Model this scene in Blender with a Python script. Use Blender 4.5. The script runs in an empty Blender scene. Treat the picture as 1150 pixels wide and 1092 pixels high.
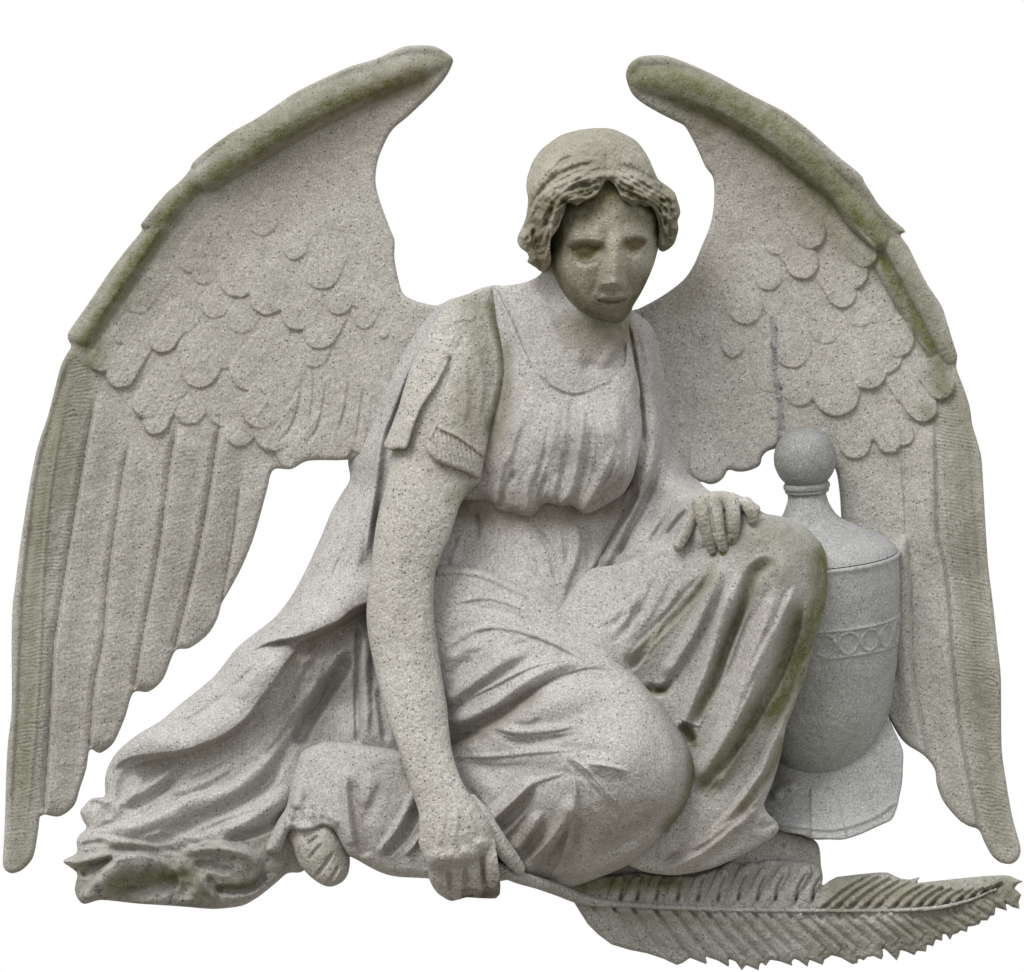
import bpy, math
import numpy as np
rng = np.random.default_rng(7)
SC = 0.0012          # metres per traced unit
DC = 5200.0          # camera distance in traced units
CX, CY, BOT = 575.0, 546.0, 1092.0
C = bpy.context.scene.collection

def world(x, y, z):
    k = (DC - z) / DC
    return np.stack([(x-CX)*k*SC, -z*SC, ((CY-y)*k + (BOT-CY))*SC], -1)

# ---------------------------------------------------------------- curves
def cr(pts, closed=False, step=3.0):
    P = np.array(pts, float); n = len(P); out = []
    rngi = range(n) if closed else range(n-1)
    for i in rngi:
        if closed: a, b, c, d = P[(i-1) % n], P[i], P[(i+1) % n], P[(i+2) % n]
        else: a, b, c, d = P[max(i-1, 0)], P[i], P[i+1], P[min(i+2, n-1)]
        L = np.hypot(*(c[:2]-b[:2])); m = max(1, int(L/step))
        # centripetal-like tangents limited by the span so tight points do not overshoot
        t1 = (c-a)*0.5; t2 = (d-b)*0.5
        l1 = np.hypot(*t1[:2]); l2 = np.hypot(*t2[:2])
        if l1 > L: t1 = t1*L/l1
        if l2 > L: t2 = t2*L/l2
        for k in range(m):
            t = k/m; t_2 = t*t; t3 = t_2*t
            out.append((2*t3-3*t_2+1)*b + (t3-2*t_2+t)*t1 + (-2*t3+3*t_2)*c + (t3-t_2)*t2)
    if not closed: out.append(P[-1])
    return np.array(out)

def inside(poly, X, Y):
    r = np.zeros(X.shape, bool); n = len(poly)
    for i in range(n):
        x1, y1 = poly[i]; x2, y2 = poly[(i+1) % n]
        if y1 == y2: continue
        c = ((y1 > Y) != (y2 > Y))
        idx = np.nonzero(c)
        r[idx] ^= X[idx] < (x2-x1)*(Y[idx]-y1)/(y2-y1)+x1
    return r

_tab = {}
def vnoise(X, Y, s, seed=0):
    if seed not in _tab: _tab[seed] = np.random.default_rng(seed+100).random((256, 256))
    T = _tab[seed]; u = X/s+50.3; v = Y/s+70.7
    i = np.floor(u).astype(int); j = np.floor(v).astype(int); f = u-i; g = v-j
    f = f*f*(3-2*f); g = g*g*(3-2*g)
    a = T[i % 256, j % 256]; b = T[(i+1) % 256, j % 256]; c = T[i % 256, (j+1) % 256]; d = T[(i+1) % 256, (j+1) % 256]
    return (a*(1-f)+b*f)*(1-g)+(c*(1-f)+d*f)*g-0.5

def ss(x): x = np.clip(x, 0, 1); return x*x*(3-2*x)

# ---------------------------------------------------------------- carved sheets
class Sheet:
    """carved relief surface over an outline; z grows towards the viewer; closed by side walls and a back face"""
    def __init__(s, poly, step=1.3, smooth=True, R=60, tubes=None):
        s.tub = None
        if poly is not None:
            s.poly = cr(poly, True, 3.0) if smooth else np.array(poly, float)
            x0, y0 = s.poly.min(0)-3; x1, y1 = s.poly.max(0)+3
        else:
            T = [cr(t, False, 3.0) for t in tubes]; s.tub = T
            A = np.concatenate(T); rr = A[:, 3].max()
            x0, y0 = A[:, :2].min(0)-rr-3; x1, y1 = A[:, :2].max(0)+rr+3
        s.step = step
        xs = np.arange(x0, x1+step, step); ys = np.arange(y0, y1+step, step)
        s.X, s.Y = np.meshgrid(xs, ys); s.x0, s.y0 = x0, y0
        s.ny, s.nx = s.X.shape
        if poly is not None:
            ins = inside(s.poly, s.X, s.Y)
            D = np.full(s.X.shape, R*1.0)**2; NX = s.X.copy(); NY = s.Y.copy()
            P = s.poly; n = len(P)
            for i in range(n):
                a = P[i]; b = P[(i+1) % n]; sl = s.win(a, b, R)
                X = s.X[sl]; Y = s.Y[sl]
                dx, dy = b-a; L = dx*dx+dy*dy+1e-9
                t = np.clip(((X-a[0])*dx+(Y-a[1])*dy)/L, 0, 1)
                qx = a[0]+t*dx; qy = a[1]+t*dy; d = (X-qx)**2+(Y-qy)**2
                m = d < D[sl]
                D[sl] = np.where(m, d, D[sl]); NX[sl] = np.where(m, qx, NX[sl]); NY[sl] = np.where(m, qy, NY[sl])
            s.sd = np.sqrt(D)*np.where(ins, 1, -1)
            out = (~ins) & (s.sd > -3*step)
            s.X = np.where(out, NX, s.X); s.Y = np.where(out, NY, s.Y)
            s.ins = ins; s.sd = np.maximum(s.sd, 0)
        else:
            sd = np.full(s.X.shape, -1e3); NX = s.X.copy(); NY = s.Y.copy()
            for T in s.tub:
                for i in range(len(T)-1):
                    a = T[i]; b = T[i+1]; sl = s.win(a, b, max(a[3], b[3])+4*step)
                    X = s.X[sl]; Y = s.Y[sl]; dx, dy = (b-a)[:2]; L = dx*dx+dy*dy+1e-9
                    t = np.clip(((X-a[0])*dx+(Y-a[1])*dy)/L, 0, 1)
                    qx = a[0]+t*dx; qy = a[1]+t*dy; d = np.hypot(X-qx, Y-qy)+1e-6; r = a[3]+t*(b[3]-a[3]); v = r-d
                    m = v > sd[sl]; f = r/d
                    sd[sl] = np.where(m, v, sd[sl]); NX[sl] = np.where(m, qx+(X-qx)*f, NX[sl]); NY[sl] = np.where(m, qy+(Y-qy)*f, NY[sl])
            s.ins = sd > 0; out = (~s.ins) & (sd > -3*step)
            s.X = np.where(out, NX, s.X); s.Y = np.where(out, NY, s.Y); s.sd = np.maximum(sd, 0)
        s.neg, s.wid = 1.0, 1.0; s.H = np.zeros(s.X.shape); s.F = np.zeros(s.X.shape)
        s.col = np.zeros(s.X.shape+(3,))

    def win(s, a, b, R):
        xa, xb = min(a[0], b[0])-R, max(a[0], b[0])+R; ya, yb = min(a[1], b[1])-R, max(a[1], b[1])+R
        i0 = max(0, int((xa-s.x0)/s.step)-2); i1 = max(0, int((xb-s.x0)/s.step)+3)
        j0 = max(0, int((ya-s.y0)/s.step)-2); j1 = max(0, int((yb-s.y0)/s.step)+3)
        return (slice(j0, j1), slice(i0, i1))

    def base(s, anchors):                      # thin-plate surface through (x, y, z) anchors
        A = np.array(anchors, float); n = len(A); P = A[:, :2]/100.0
        def U(r2): return r2*np.log(r2+1e-9)
        K = U(((P[:, None]-P[None])**2).sum(-1)) + np.eye(n)*0.02
        M = np.zeros((n+3, n+3)); M[:n, :n] = K; M[:n, n] = 1; M[:n, n+1:] = P; M[n, :n] = 1; M[n+1:, :n] = P.T
        w = np.linalg.solve(M, np.concatenate([A[:, 2], [0, 0, 0]]))
        x = s.X/100; y = s.Y/100
        H = w[n]+w[n+1]*x+w[n+2]*y
        for i in range(n): H += w[i]*U((x-P[i, 0])**2+(y-P[i, 1])**2)
        s.H = H; return s

    def edge(s, R, drop=None, p=2.0, wt=1.0):          # rounds the rim down
        drop = (R if drop is None else drop)*wt
        u = np.clip(1-s.sd/R, 0, 1)
        s.H = s.H-drop*(1-np.sqrt(np.clip(1-u**p, 0, 1))); return s

    def near(s, pts, R):
        """distance to polyline, signed side, param 0..1, inside a window; yields arrays over the whole grid"""
        P = cr([p[:2] for p in pts], False, 4.0) if len(pts) > 2 else np.array([p[:2] for p in pts], float)
        D = np.full(s.X.shape, 1e9); S = np.zeros(s.X.shape); T = np.zeros(s.X.shape)
        seg = np.hypot(*(P[1:]-P[:-1]).T); cum = np.concatenate([[0], np.cumsum(seg)]); tot = cum[-1]
        for i in range(len(P)-1):
            a, b = P[i], P[i+1]; sl = s.win(a, b, R)
            X = s.X[sl]; Y = s.Y[sl]; dx, dy = b-a; L = dx*dx+dy*dy+1e-9
            tr = ((X-a[0])*dx+(Y-a[1])*dy)/L; t = np.clip(tr, 0, 1)
            d = (X-a[0]-t*dx)**2+(Y-a[1]-t*dy)**2
            m = d < D[sl]
            D[sl] = np.where(m, d, D[sl])
            S[sl] = np.where(m, dx*(Y-a[1])-dy*(X-a[0]), S[sl])
            T[sl] = np.where(m, (cum[i]+t*seg[i])/tot, T[sl])
        return np.sqrt(D), S, T

    def fold(s, pts, amp, wl, wr=None, t0=.25, t1=.25):
        wr = wl if wr is None else wr
        if amp < 0: amp *= s.neg
        wl = wl*s.wid if wl > 3.6 else wl; wr = wr*s.wid if wr > 3.6 else wr
        P = [p[:2] for p in pts]; W = max(wl, wr)
        D, S, T = s.near(P, W)
        w = np.where(S < 0, wl, wr)
        tp = np.ones_like(T)
        if t0 > 0: tp = tp*(ss(T/t0) if t0 > .08 else np.sqrt(ss(T/t0)))
        if t1 > 0: tp = tp*(ss((1-T)/t1) if t1 > .08 else np.sqrt(ss((1-T)/t1)))
        w = w*(.55+.45*tp)
        u = np.clip(D/w, 0, 1)
        s.H = s.H+amp*tp*(1-u*u)**2*(D < W+1); return s

    def tube(s, pts, k=6.0, sq=1.0):            # limb: (x, y, z axis, r); smooth union into H
        T = cr(pts, False, 4.0); V = np.full(s.X.shape, -1e3)
        for i in range(len(T)-1):
            a, b = T[i], T[i+1]; R = max(a[3], b[3])
            sl = s.win(a, b, R+1); X = s.X[sl]; Y = s.Y[sl]; dx, dy = (b-a)[:2]; L = dx*dx+dy*dy+1e-9
            t = np.clip(((X-a[0])*dx+(Y-a[1])*dy)/L, 0, 1)
            d2 = (X-a[0]-t*dx)**2+(Y-a[1]-t*dy)**2; r = a[3]+t*(b[3]-a[3]); z = a[2]+t*(b[2]-a[2])
            v = np.where(d2 < r*r, z+sq*np.sqrt(np.maximum(r*r-d2, 0)), -1e3)
            V[sl] = np.maximum(V[sl], v)
        h = np.clip(0.5+0.5*(V-s.H)/k, 0, 1)
        s.H = np.where(V > -900, s.H*(1-h)+V*h+k*h*(1-h)*0.5, s.H); return s

    def ell(s, cx, cy, rx, ry, z, rz, ang=0, k=6.0):
        c, n = math.cos(math.radians(ang)), math.sin(math.radians(ang))
        u = ((s.X-cx)*c+(s.Y-cy)*n)/rx; v = (-(s.X-cx)*n+(s.Y-cy)*c)/ry
        q = 1-u*u-v*v; V = np.where(q > 0, z+rz*np.sqrt(np.maximum(q, 0)), -1e3)
        h = np.clip(0.5+0.5*(V-s.H)/k, 0, 1)
        s.H = np.where(V > -900, s.H*(1-h)+V*h+k*h*(1-h)*0.5, s.H); return s

    def bump(s, cx, cy, rx, ry, amp, ang=0):
        c, n = math.cos(math.radians(ang)), math.sin(math.radians(ang))
        u = ((s.X-cx)*c+(s.Y-cy)*n)/rx; v = (-(s.X-cx)*n+(s.Y-cy)*c)/ry
        s.H = s.H+amp*np.exp(-(u*u+v*v)*1.5); return s

    def feather(s, tx, ty, ang, L, W, amp, sharp=2.6):
        """scale feather: rises from its root to a rounded overlapping tip; ang = direction the tip points, degrees, y down"""
        L *= 1.3; W *= .88
        c, n = math.cos(math.radians(ang)), math.sin(math.radians(ang))
        dx = s.X-tx; dy = s.Y-ty
        a = dx*c+dy*n+L; b = -dx*n+dy*c                  # a: 0 root .. L tip
        r = W/2; cc = L-r
        d = np.where(a > cc, np.hypot((a-cc)*.92, b), np.abs(b)+np.clip((cc-a)/L, 0, 1)*r*0.25)
        e = r-d+vnoise(s.X, s.Y, 7, 3)*1.2
        f = ss(e/sharp)*np.clip(a/L, 0, 1)**1.25*amp*1.2*(1+.10*np.exp(-(b/1.6)**2))*(0.8+0.2*np.clip(e/r, 0, 1))
        f = np.where((a > 0) & (e > 0), f, 0)
        s.F = np.maximum(s.F, f); return s

    def mask(s, poly, soft=4.0, smooth=True):
        P = cr(poly, True, 4.0) if smooth else np.array(poly, float)
        ins = inside(P, s.X, s.Y)
        D = np.full(s.X.shape, soft**2*1.0)
        for i in range(len(P)):
            a = P[i]; b = P[(i+1) % len(P)]; sl = s.win(a, b, soft); X = s.X[sl]; Y = s.Y[sl]
            dx, dy = b-a; L = dx*dx+dy*dy+1e-9; t = np.clip(((X-a[0])*dx+(Y-a[1])*dy)/L, 0, 1)
            D[sl] = np.minimum(D[sl], (X-a[0]-t*dx)**2+(Y-a[1]-t*dy)**2)
        return np.where(ins, ss(np.sqrt(D)/soft), 0)

    def rough(s, a=0.5, b=1.0):
        s.H = s.H+vnoise(s.X, s.Y, 3.3, 1)*a+vnoise(s.X, s.Y, 9, 2)*b+vnoise(s.X, s.Y, 38, 4)*b*2; return s

    def stain(s, ch, pts, w, v=1.0):             # weathering that follows a line or sits round a point
        if len(pts) == 1: D = np.hypot(s.X-pts[0][0], s.Y-pts[0][1])
        else: D, _, _ = s.near(pts, w)
        s.col[..., ch] = np.maximum(s.col[..., ch], v*ss(1-D/w)); return s

    def mesh(s, zb):
        H = s.H+s.F
        zb = zb if np.ndim(zb) else np.full(H.shape, float(zb))
        H = np.maximum(H, zb+2)
        ins = s.ins; cell = ins[:-1, :-1] | ins[1:, :-1] | ins[:-1, 1:] | ins[1:, 1:]
        idx = np.arange(s.ny*s.nx).reshape(s.ny, s.nx)
        a = idx[:-1, :-1][cell]; b = idx[:-1, 1:][cell]; c = idx[1:, 1:][cell]; d = idx[1:, :-1][cell]
        q = np.stack([a, d, c, b], 1)
        used = np.unique(q); remap = np.full(s.ny*s.nx, -1); remap[used] = np.arange(len(used)); q = remap[q]
        X = s.X.ravel()[used]; Y = s.Y.ravel()[used]; Z = H.ravel()[used]; B = zb.ravel()[used]
        n = len(used)
        fv = world(X, Y, Z); bv = world(X, Y, B)
        e = np.concatenate([q[:, [0, 1]], q[:, [1, 2]], q[:, [2, 3]], q[:, [3, 0]]])
        key = e[:, 0]*n+e[:, 1]; rev = e[:, 1]*n+e[:, 0]
        bd = e[~np.isin(key, rev)]
        wall = np.stack([bd[:, 1], bd[:, 0], bd[:, 0]+n, bd[:, 1]+n], 1)
        faces = np.concatenate([q, q[:, ::-1]+n, wall])
        col = s.col.reshape(-1, 3)[used]
        return np.concatenate([fv, bv]), faces, np.concatenate([col, col])

OG = [(0, 0, 0)]     # base point of the thing whose parts are being built
def build(name, sheets, mat, parent=None):
    """sheets: list of (vertices, quads, colours) joined into ONE object"""
    V = []; F = []; K = []; o = 0
    for v, f, k in sheets: V.append(v); F.append(f+o); K.append(k); o += len(v)
    V = np.concatenate(V)-np.array(OG[0]); F = np.concatenate(F); K = np.concatenate(K)
    me = bpy.data.meshes.new(name)
    me.vertices.add(len(V)); me.vertices.foreach_set('co', V.astype(np.float32).ravel())
    nf = len(F); me.loops.add(nf*4); me.polygons.add(nf)
    me.loops.foreach_set('vertex_index', F.astype(np.int32).ravel())
    me.polygons.foreach_set('loop_start', np.arange(0, nf*4, 4, dtype=np.int32))
    me.polygons.foreach_set('loop_total', np.full(nf, 4, dtype=np.int32))
    me.polygons.foreach_set('use_smooth', np.ones(nf, bool))
    me.update(calc_edges=True); me.validate()
    at = me.attributes.new('stain', 'FLOAT_COLOR', 'POINT')
    if len(me.vertices) == len(V):
        at.data.foreach_set('color', np.concatenate([K, np.ones((len(K), 1))], 1).astype(np.float32).ravel())
    me.materials.append(mat)
    ob = bpy.data.objects.new(name, me); C.objects.link(ob)
    if parent: ob.parent = parent
    return ob

# ---------------------------------------------------------------- materials
def stone(name, c1, c2, speck=1.0, bump=1.0, moss=(0.112, 0.116, 0.036), polish=0.0):
    m = bpy.data.materials.new(name); m.use_nodes = True; nt = m.node_tree; N = nt.nodes; L = nt.links
    bs = N['Principled BSDF']; bs.inputs['Roughness'].default_value = 0.92-polish
    bs.inputs['Specular IOR Level'].default_value = 0.25+polish
    tc = N.new('ShaderNodeTexCoord').outputs['Object']
    def noise(sc, det=2, rough=.5, off=0):
        n = N.new('ShaderNodeTexNoise'); n.inputs['Scale'].default_value = sc; n.inputs['Detail'].default_value = det
        n.inputs['Roughness'].default_value = rough
        if off:
            mp = N.new('ShaderNodeMapping'); mp.inputs['Location'].default_value = (off, off*.7, off*1.3)
            L.new(tc, mp.inputs[0]); L.new(mp.outputs[0], n.inputs['Vector'])
        else: L.new(tc, n.inputs['Vector'])
        return n.outputs['Fac']
    def ramp(x, a, b, va=0, vb=1):
        n = N.new('ShaderNodeMapRange'); n.inputs[1].default_value = a; n.inputs[2].default_value = b
        n.inputs[3].default_value = va; n.inputs[4].default_value = vb; L.new(x, n.inputs[0]); return n.outputs[0]
    def mix(f, a, b, mode='MIX'):
        n = N.new('ShaderNodeMix'); n.data_type = 'RGBA'; n.blend_type = mode
        for s_, v in ((n.inputs[0], f), (n.inputs[6], a), (n.inputs[7], b)):
            if hasattr(v, 'links') or hasattr(v, 'is_linked'): L.new(v, s_)
            elif isinstance(v, tuple): s_.default_value = v+(1,) if len(v) == 3 else v
            else: s_.default_value = v
        return n.outputs[2]
    def math_(op, a, b):
        n = N.new('ShaderNodeMath'); n.operation = op
        for s_, v in ((n.inputs[0], a), (n.inputs[1], b)):
            if isinstance(v, (int, float)): s_.default_value = v
            else: L.new(v, s_)
        return n.outputs[0]
    def grains(sc, size, share, off):
        v = N.new('ShaderNodeTexVoronoi'); v.inputs['Scale'].default_value = sc
        mp = N.new('ShaderNodeMapping'); mp.inputs['Location'].default_value = (off, off, off); L.new(tc, mp.inputs[0]); L.new(mp.outputs[0], v.inputs['Vector'])
        near = ramp(v.outputs['Distance'], size, size*.55)
        sep = N.new('ShaderNodeSeparateColor'); L.new(v.outputs['Color'], sep.inputs[0])
        pick = math_('LESS_THAN', sep.outputs[0], share)
        return math_('MULTIPLY', near, pick)
    col = mix(ramp(noise(7, 4, .6), .35, .65), c1, c2)
    col = mix(ramp(noise(38, 4, .65, 3), .38, .68, 0, .45), col, tuple(x*.80 for x in c1))
    fine = noise(340, 3, .7, 1)
    col = mix(1.0, col, mix(ramp(fine, .30, .70), (.76-.06*speck,)*3, (1.24+.06*speck,)*3), 'MULTIPLY')
    col = mix(1.0, col, mix(ramp(noise(500, 2, .6, 9), .3, .7), (.76, .76, .77), (1.25, 1.24, 1.23)), 'MULTIPLY')
    col = mix(math_('MULTIPLY', grains(260, .40, .10*speck, 2), .6), col, (.075, .07, .075))
    col = mix(math_('MULTIPLY', grains(250, .38, .12*speck, 5), .6), col, (.62, .60, .56))
    col = mix(math_('MULTIPLY', grains(230, .34, .07*speck, 8), .5), col, (.36, .25, .13))
    at = N.new('ShaderNodeAttribute'); at.attribute_name = 'stain'
    sp = N.new('ShaderNodeSeparateColor'); L.new(at.outputs['Color'], sp.inputs[0])
    ntex = ramp(noise(60, 5, .7, 4), .3, .7, .55, 1.1)
    ftex = ramp(fine, .3, .68, .6, 1.25)
    brk = math_('MULTIPLY', ntex, ftex)
    def cl(x):
        n = N.new('ShaderNodeClamp'); L.new(x, n.inputs[0]); return n.outputs[0]
    col = mix(cl(math_('MULTIPLY', math_('MULTIPLY', sp.outputs[0], brk), .98)), col, moss)
    col = mix(cl(math_('MULTIPLY', math_('MULTIPLY', sp.outputs[1], ntex), .62)), col, (.17, .128, .078))
    lich = math_('MULTIPLY', sp.outputs[2], ramp(noise(75, 5, .75, 6), .54, .63))
    lich = math_('ADD', lich, math_('MAXIMUM', math_('SUBTRACT', sp.outputs[2], 1.0), 0.0))
    col = mix(cl(math_('MULTIPLY', lich, .8)), col, (.10, .11, .125))
    L.new(col, bs.inputs['Base Color'])
    h = math_('ADD', math_('MULTIPLY', noise(260, 3, .7, 1), .8), math_('MULTIPLY', noise(90, 3, .6, 7), .7))
    h = math_('SUBTRACT', h, math_('MULTIPLY', grains(260, .40, .10*speck, 2), .5))
    b = N.new('ShaderNodeBump'); b.inputs['Strength'].default_value = .75*bump; b.inputs['Distance'].default_value = .0022
    L.new(h, b.inputs['Height']); L.new(b.outputs[0], bs.inputs['Normal'])
    return m

def empty(name, px, py, z=0, **kw):
    o = bpy.data.objects.new(name, None); C.objects.link(o)
    p = world(np.array([px*1.0]), np.array([py*1.0]), np.array([z*1.0]))[0]; o.location = tuple(p); OG[0] = tuple(p)
    for k, v in kw.items(): o[k] = v
    return o
# ---------------------------------------------------------------- materials
M_wing = stone('wing_stone', (.360, .345, .313), (.422, .408, .379))
M_gown = stone('gown_stone', (.389, .373, .357), (.449, .436, .422), .9)
M_arm = stone('arm_stone', (.405, .387, .352), (.455, .44, .407), 1.0, 1.5)
M_head = stone('head_stone', (.34, .325, .26), (.44, .42, .36), .45, 1.6, moss=(.082, .076, .028))  # moss tone darkened so the stained eye sockets and hairline look shaded
M_urn = stone('urn_stone', (.30, .305, .295), (.37, .375, .37), .7, .6, polish=.15)

M_frond = stone('frond_stone', (.33, .325, .30), (.40, .39, .37), 1.0, 1.2)

statue = empty('angel_statue', 480, 1010, 20, label='weathered pale stone angel with two spread wings, kneeling with bowed head beside the urn', category='statue')
OGS = OG[0]
SKIP = globals().get('SKIP', ())

# ================================================================ wing on the photo's left
OL = [(509,68),(505,62),(490,53),(478,51),(455,52),(440,58),(420,67),(393,75),(353,93),(330,105),(290,132),(263,147),(240,163),(217,182),(213,191),
 (203,203),(186,218),(170,237),(158,253),(160,258),(140,283),(122,307),(100,340),(77,373),(76,380),(80,389),(76,396),(68,412),(55,463),(42,503),(33,547),(23,610),(18,650),
 (14,683),(13,723),(13,797),(9,833),(7,867),(5,933),(3,967),(5,976),(13,981),(25,977),(37,963),(43,933),(45,917),(50,915),(67,917),(83,905),(90,885),(97,863),
 (101,842),(112,846),(127,835),(140,807),(150,778),(167,777),(183,763),(197,731),(213,728),(233,713),(244,695),(249,678),(257,664),(270,640),(282,612),(290,587),(300,550),(307,528),(327,527),(345,518),
 (383,517),(420,515),(470,520),(510,480),(520,400),(515,350),(497,343),(487,343),(467,338),(453,330),(447,312),(443,290),(443,270),(438,257),(427,227),(422,207),(423,187),(428,170),(440,147),
 (457,132),(470,120),(490,100),(503,83)]
s = Sheet(OL, 1.25, R=40)
s.base([(500,70,14),(420,80,18),(330,115,18),(250,160,16),(160,250,14),(80,380,14),(60,450,12),(20,650,14),(10,800,14),(20,960,8),
 (450,110,6),(380,160,-3),(300,210,-6),(230,270,-5),(160,360,-3),(120,430,0),(60,640,-2),(30,900,2),
 (430,190,4),(360,250,2),(290,320,2),(220,400,4),(435,300,12),(380,360,10),(340,440,9),(480,360,22),(470,480,26),(300,520,4),(200,560,3),
 (130,620,2),(260,640,0),(180,740,0),(110,820,0),(65,900,0),(240,480,5)])
s.edge(7, 6)
# leading edge roll and its overlapping pieces
s.tube([(496,68,4,11),(478,72,3,17),(445,80,2,22),(402,97,0,25),(352,119,0,26),(302,147,0,26),(256,177,0,24),(232,195,2,20)], 5)
s.tube([(232,186,3,15),(205,215,2,15),(175,250,2,13)], 3)
s.tube([(178,254,0,14),(145,300,0,14.5),(115,345,0,15),(93,376,2,15)], 3)
s.tube([(262,152,10,8),(240,168,10,10),(222,184,10,9)], 3)
s.tube([(196,217,6,7),(178,236,7,9),(165,251,8,7)], 3)
s.tube([(120,322,6,5),(100,352,6,8),(84,378,7,8)], 3)
s.fold([(472,92),(430,107),(383,128),(340,150),(290,180),(245,208)], -4, 18, 8, .2, .2)
s.fold([(207,235),(180,268),(150,312),(122,352),(105,385)], -4, 12, 6, .1, .1)
# covert feathers
for f in [(207,304,125,60,46,2.2),(287,263,120,50,40,2),(250,290,120,50,40,1.6),(325,291,115,36,34,3.2),(257,331,120,66,54,4.6),(290,351,122,62,52,5),(353,323,118,50,48,4.5),(374,353,118,40,36,5.5),(325,368,122,70,50,5.5),
 (350,390,120,66,48,5),(403,368,122,46,30,2.6),(428,381,120,18,14,3.2),(173,394,126,64,40,6),(147,350,128,60,36,2),(127,434,122,74,42,6.5),(156,468,121,70,38,7),(168,487,118,76,36,6),
 (213,433,122,90,52,5),(267,434,128,90,54,4.5),(282,478,122,104,56,8),(295,503,124,104,56,7),(324,513,126,120,50,6),(325,528,112,110,60,5.5),(366,518,108,120,60,5),(206,476,112,60,46,3),(245,478,108,60,46,3),
 (107,417,118,44,34,7),(405,510,100,110,50,4)]:
    s.feather(*f)
for f in [(232,355,124,50,40,3),(262,372,124,50,42,2.6),(300,385,122,56,44,2.6),(222,318,122,40,36,2),(304,310,118,36,34,2.2),(338,345,118,34,34,3),(395,345,118,30,30,2),(240,412,124,60,46,2.6),(300,425,122,70,48,3),(196,372,126,44,38,3),(205,408,124,50,40,3),(262,500,116,80,44,4),(130,385,128,44,30,3),(186,448,122,60,40,4),(345,412,118,50,40,3)]:
    s.feather(*f)
for l in [[(367,420),(364,450),(357,480),(340,503)],[(340,420),(336,455),(326,482),(310,500)],[(352,400),(352,450),(345,480)],[(392,420),(388,460),(378,490)],[(410,430),(404,470),(398,505)]]:
    s.fold(l, -2.2, 5, 3)
# flight feathers: sharp step along each seam, shaft, fine barbs
for l, a in [([(110,435),(97,510),(80,610),(67,693),(62,723),(57,817),(51,915)], 5.5), ([(148,490),(140,530),(133,577),(123,650),(117,723),(108,767),(102,842)], 5), ([(200,475),(192,527),(180,620),(163,710),(152,775)], 6),
 ([(249,470),(237,553),(223,627),(204,705),(197,731)], 6.5), ([(270,545),(264,600),(257,640),(249,682)], 3)]:
    r = l[::-1]
    s.fold(r, a*1.35, 1.8, 34, .04, .10); s.fold(r, -a*.75, 10, 1.3, .02, .1); s.fold(r, -5, 3.2, 2.4, .02, .1)
for l in [[(88,400),(70,470),(55,560),(48,650),(42,780),(32,900),(22,965)]]:
    s.fold(l, 2.0, 3.5); s.fold(l, 3.0, 20)
s.fold([(78,405),(60,468),(46,520),(36,590),(28,660),(24,740),(20,820),(14,930)], -3.4, 7, 5, .05, .1)
strip = s.mask([(84,398),(108,425),(96,510),(79,610),(66,700),(60,760),(56,820),(48,905),(38,950),(20,975),(8,960),(12,860),(20,740),(28,640),(40,540),(60,460)], 5)
ph = (s.Y*0.97+(s.X-50)*.18+vnoise(s.X, s.Y, 12, 5)*5)*2*math.pi/3.9
s.H += strip*np.sin(ph)*.62*(0.5+1.2*vnoise(s.X, s.Y, 17, 6))
fe = s.mask([(110,430),(300,530),(250,680),(200,730),(100,840),(60,900)], 8)
s.H += fe*np.sin((s.Y+(s.X-150)*.25+vnoise(s.X, s.Y, 10, 5)*6)*2*math.pi/5.2)*.25*(0.4+vnoise(s.X, s.Y, 30, 6))
s.rough(.5, .9)
for l, w, v in [([(470,84),(430,99),(383,115),(340,137),(290,167),(262,184),(238,201)], 27, 1.05), ([(490,68),(470,75),(400,92),(330,123),(250,172)], 32, .6), ([(210,195),(165,250),(120,315),(82,378)], 22, .5), ([(218,210),(198,228),(180,250)], 22, 1.05), ([(178,262),(150,300),(128,332),(110,360),(95,386)], 22, 1.05), ([(108,385),(104,410)], 22, .8),
 ([(235,205),(180,270),(130,350)], 30, .4), ([(80,400),(66,470),(50,560),(38,660),(30,800),(22,960)], 27, .62), ([(100,400),(85,480),(72,560)], 24, .5), ([(505,70),(480,80)], 16, .6)]:
    s.stain(0, l, w, v)
s.stain(1, [(460,110),(380,165),(300,220),(230,290)], 60, .45)
wing_left = build('wing', [s.mesh(-26)], M_wing, statue)
wing_left['label'] = 'wing whose tip rises above the bent right arm, free at lower left'

# ================================================================ wing on the photo's right
OR = [(703,87),(704,78),(708,71),(716,65),(723,63),(740,62),(753,64),(777,73),(807,87),(840,105),(880,125),(897,137),(913,150),(943,177),(957,188),(968,198),(971,205),(978,216),(987,230),(1000,244),(1015,257),(1017,261),(1011,264),
 (1020,277),(1040,317),(1057,343),(1063,360),(1069,380),(1075,400),(1074,413),(1082,435),(1089,457),(1092,477),(1098,497),(1102,513),(1104,540),(1107,593),(1110,637),(1115,677),(1120,723),(1124,760),
 (1125,841),(1130,878),(1137,918),(1146,951),(1145,962),(1137,970),(1124,969),(1114,961),(1105,945),(1099,932),(1088,928),(1077,921),(1060,901),(1052,881),(1050,865),(1042,853),(1034,846),(1018,836),(1008,824),(996,801),
 (975,740),(955,650),(945,583),(943,555),(939,530),(930,515),(900,500),(880,500),(871,504),(862,507),(856,513),(853,523),(840,529),(828,530),(818,528),(813,536),(806,542),(797,544),(785,541),(760,545),(720,560),
 (680,520),(660,430),(680,370),(709,349),(717,347),(743,333),(767,315),(779,298),(788,277),(797,255),(801,237),(802,222),(802,208),(800,198),(792,187),(783,167),(773,148),(768,141),(760,137),(740,127),(720,115),(709,104)]
s = Sheet(OR, 1.25, R=40)
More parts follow.
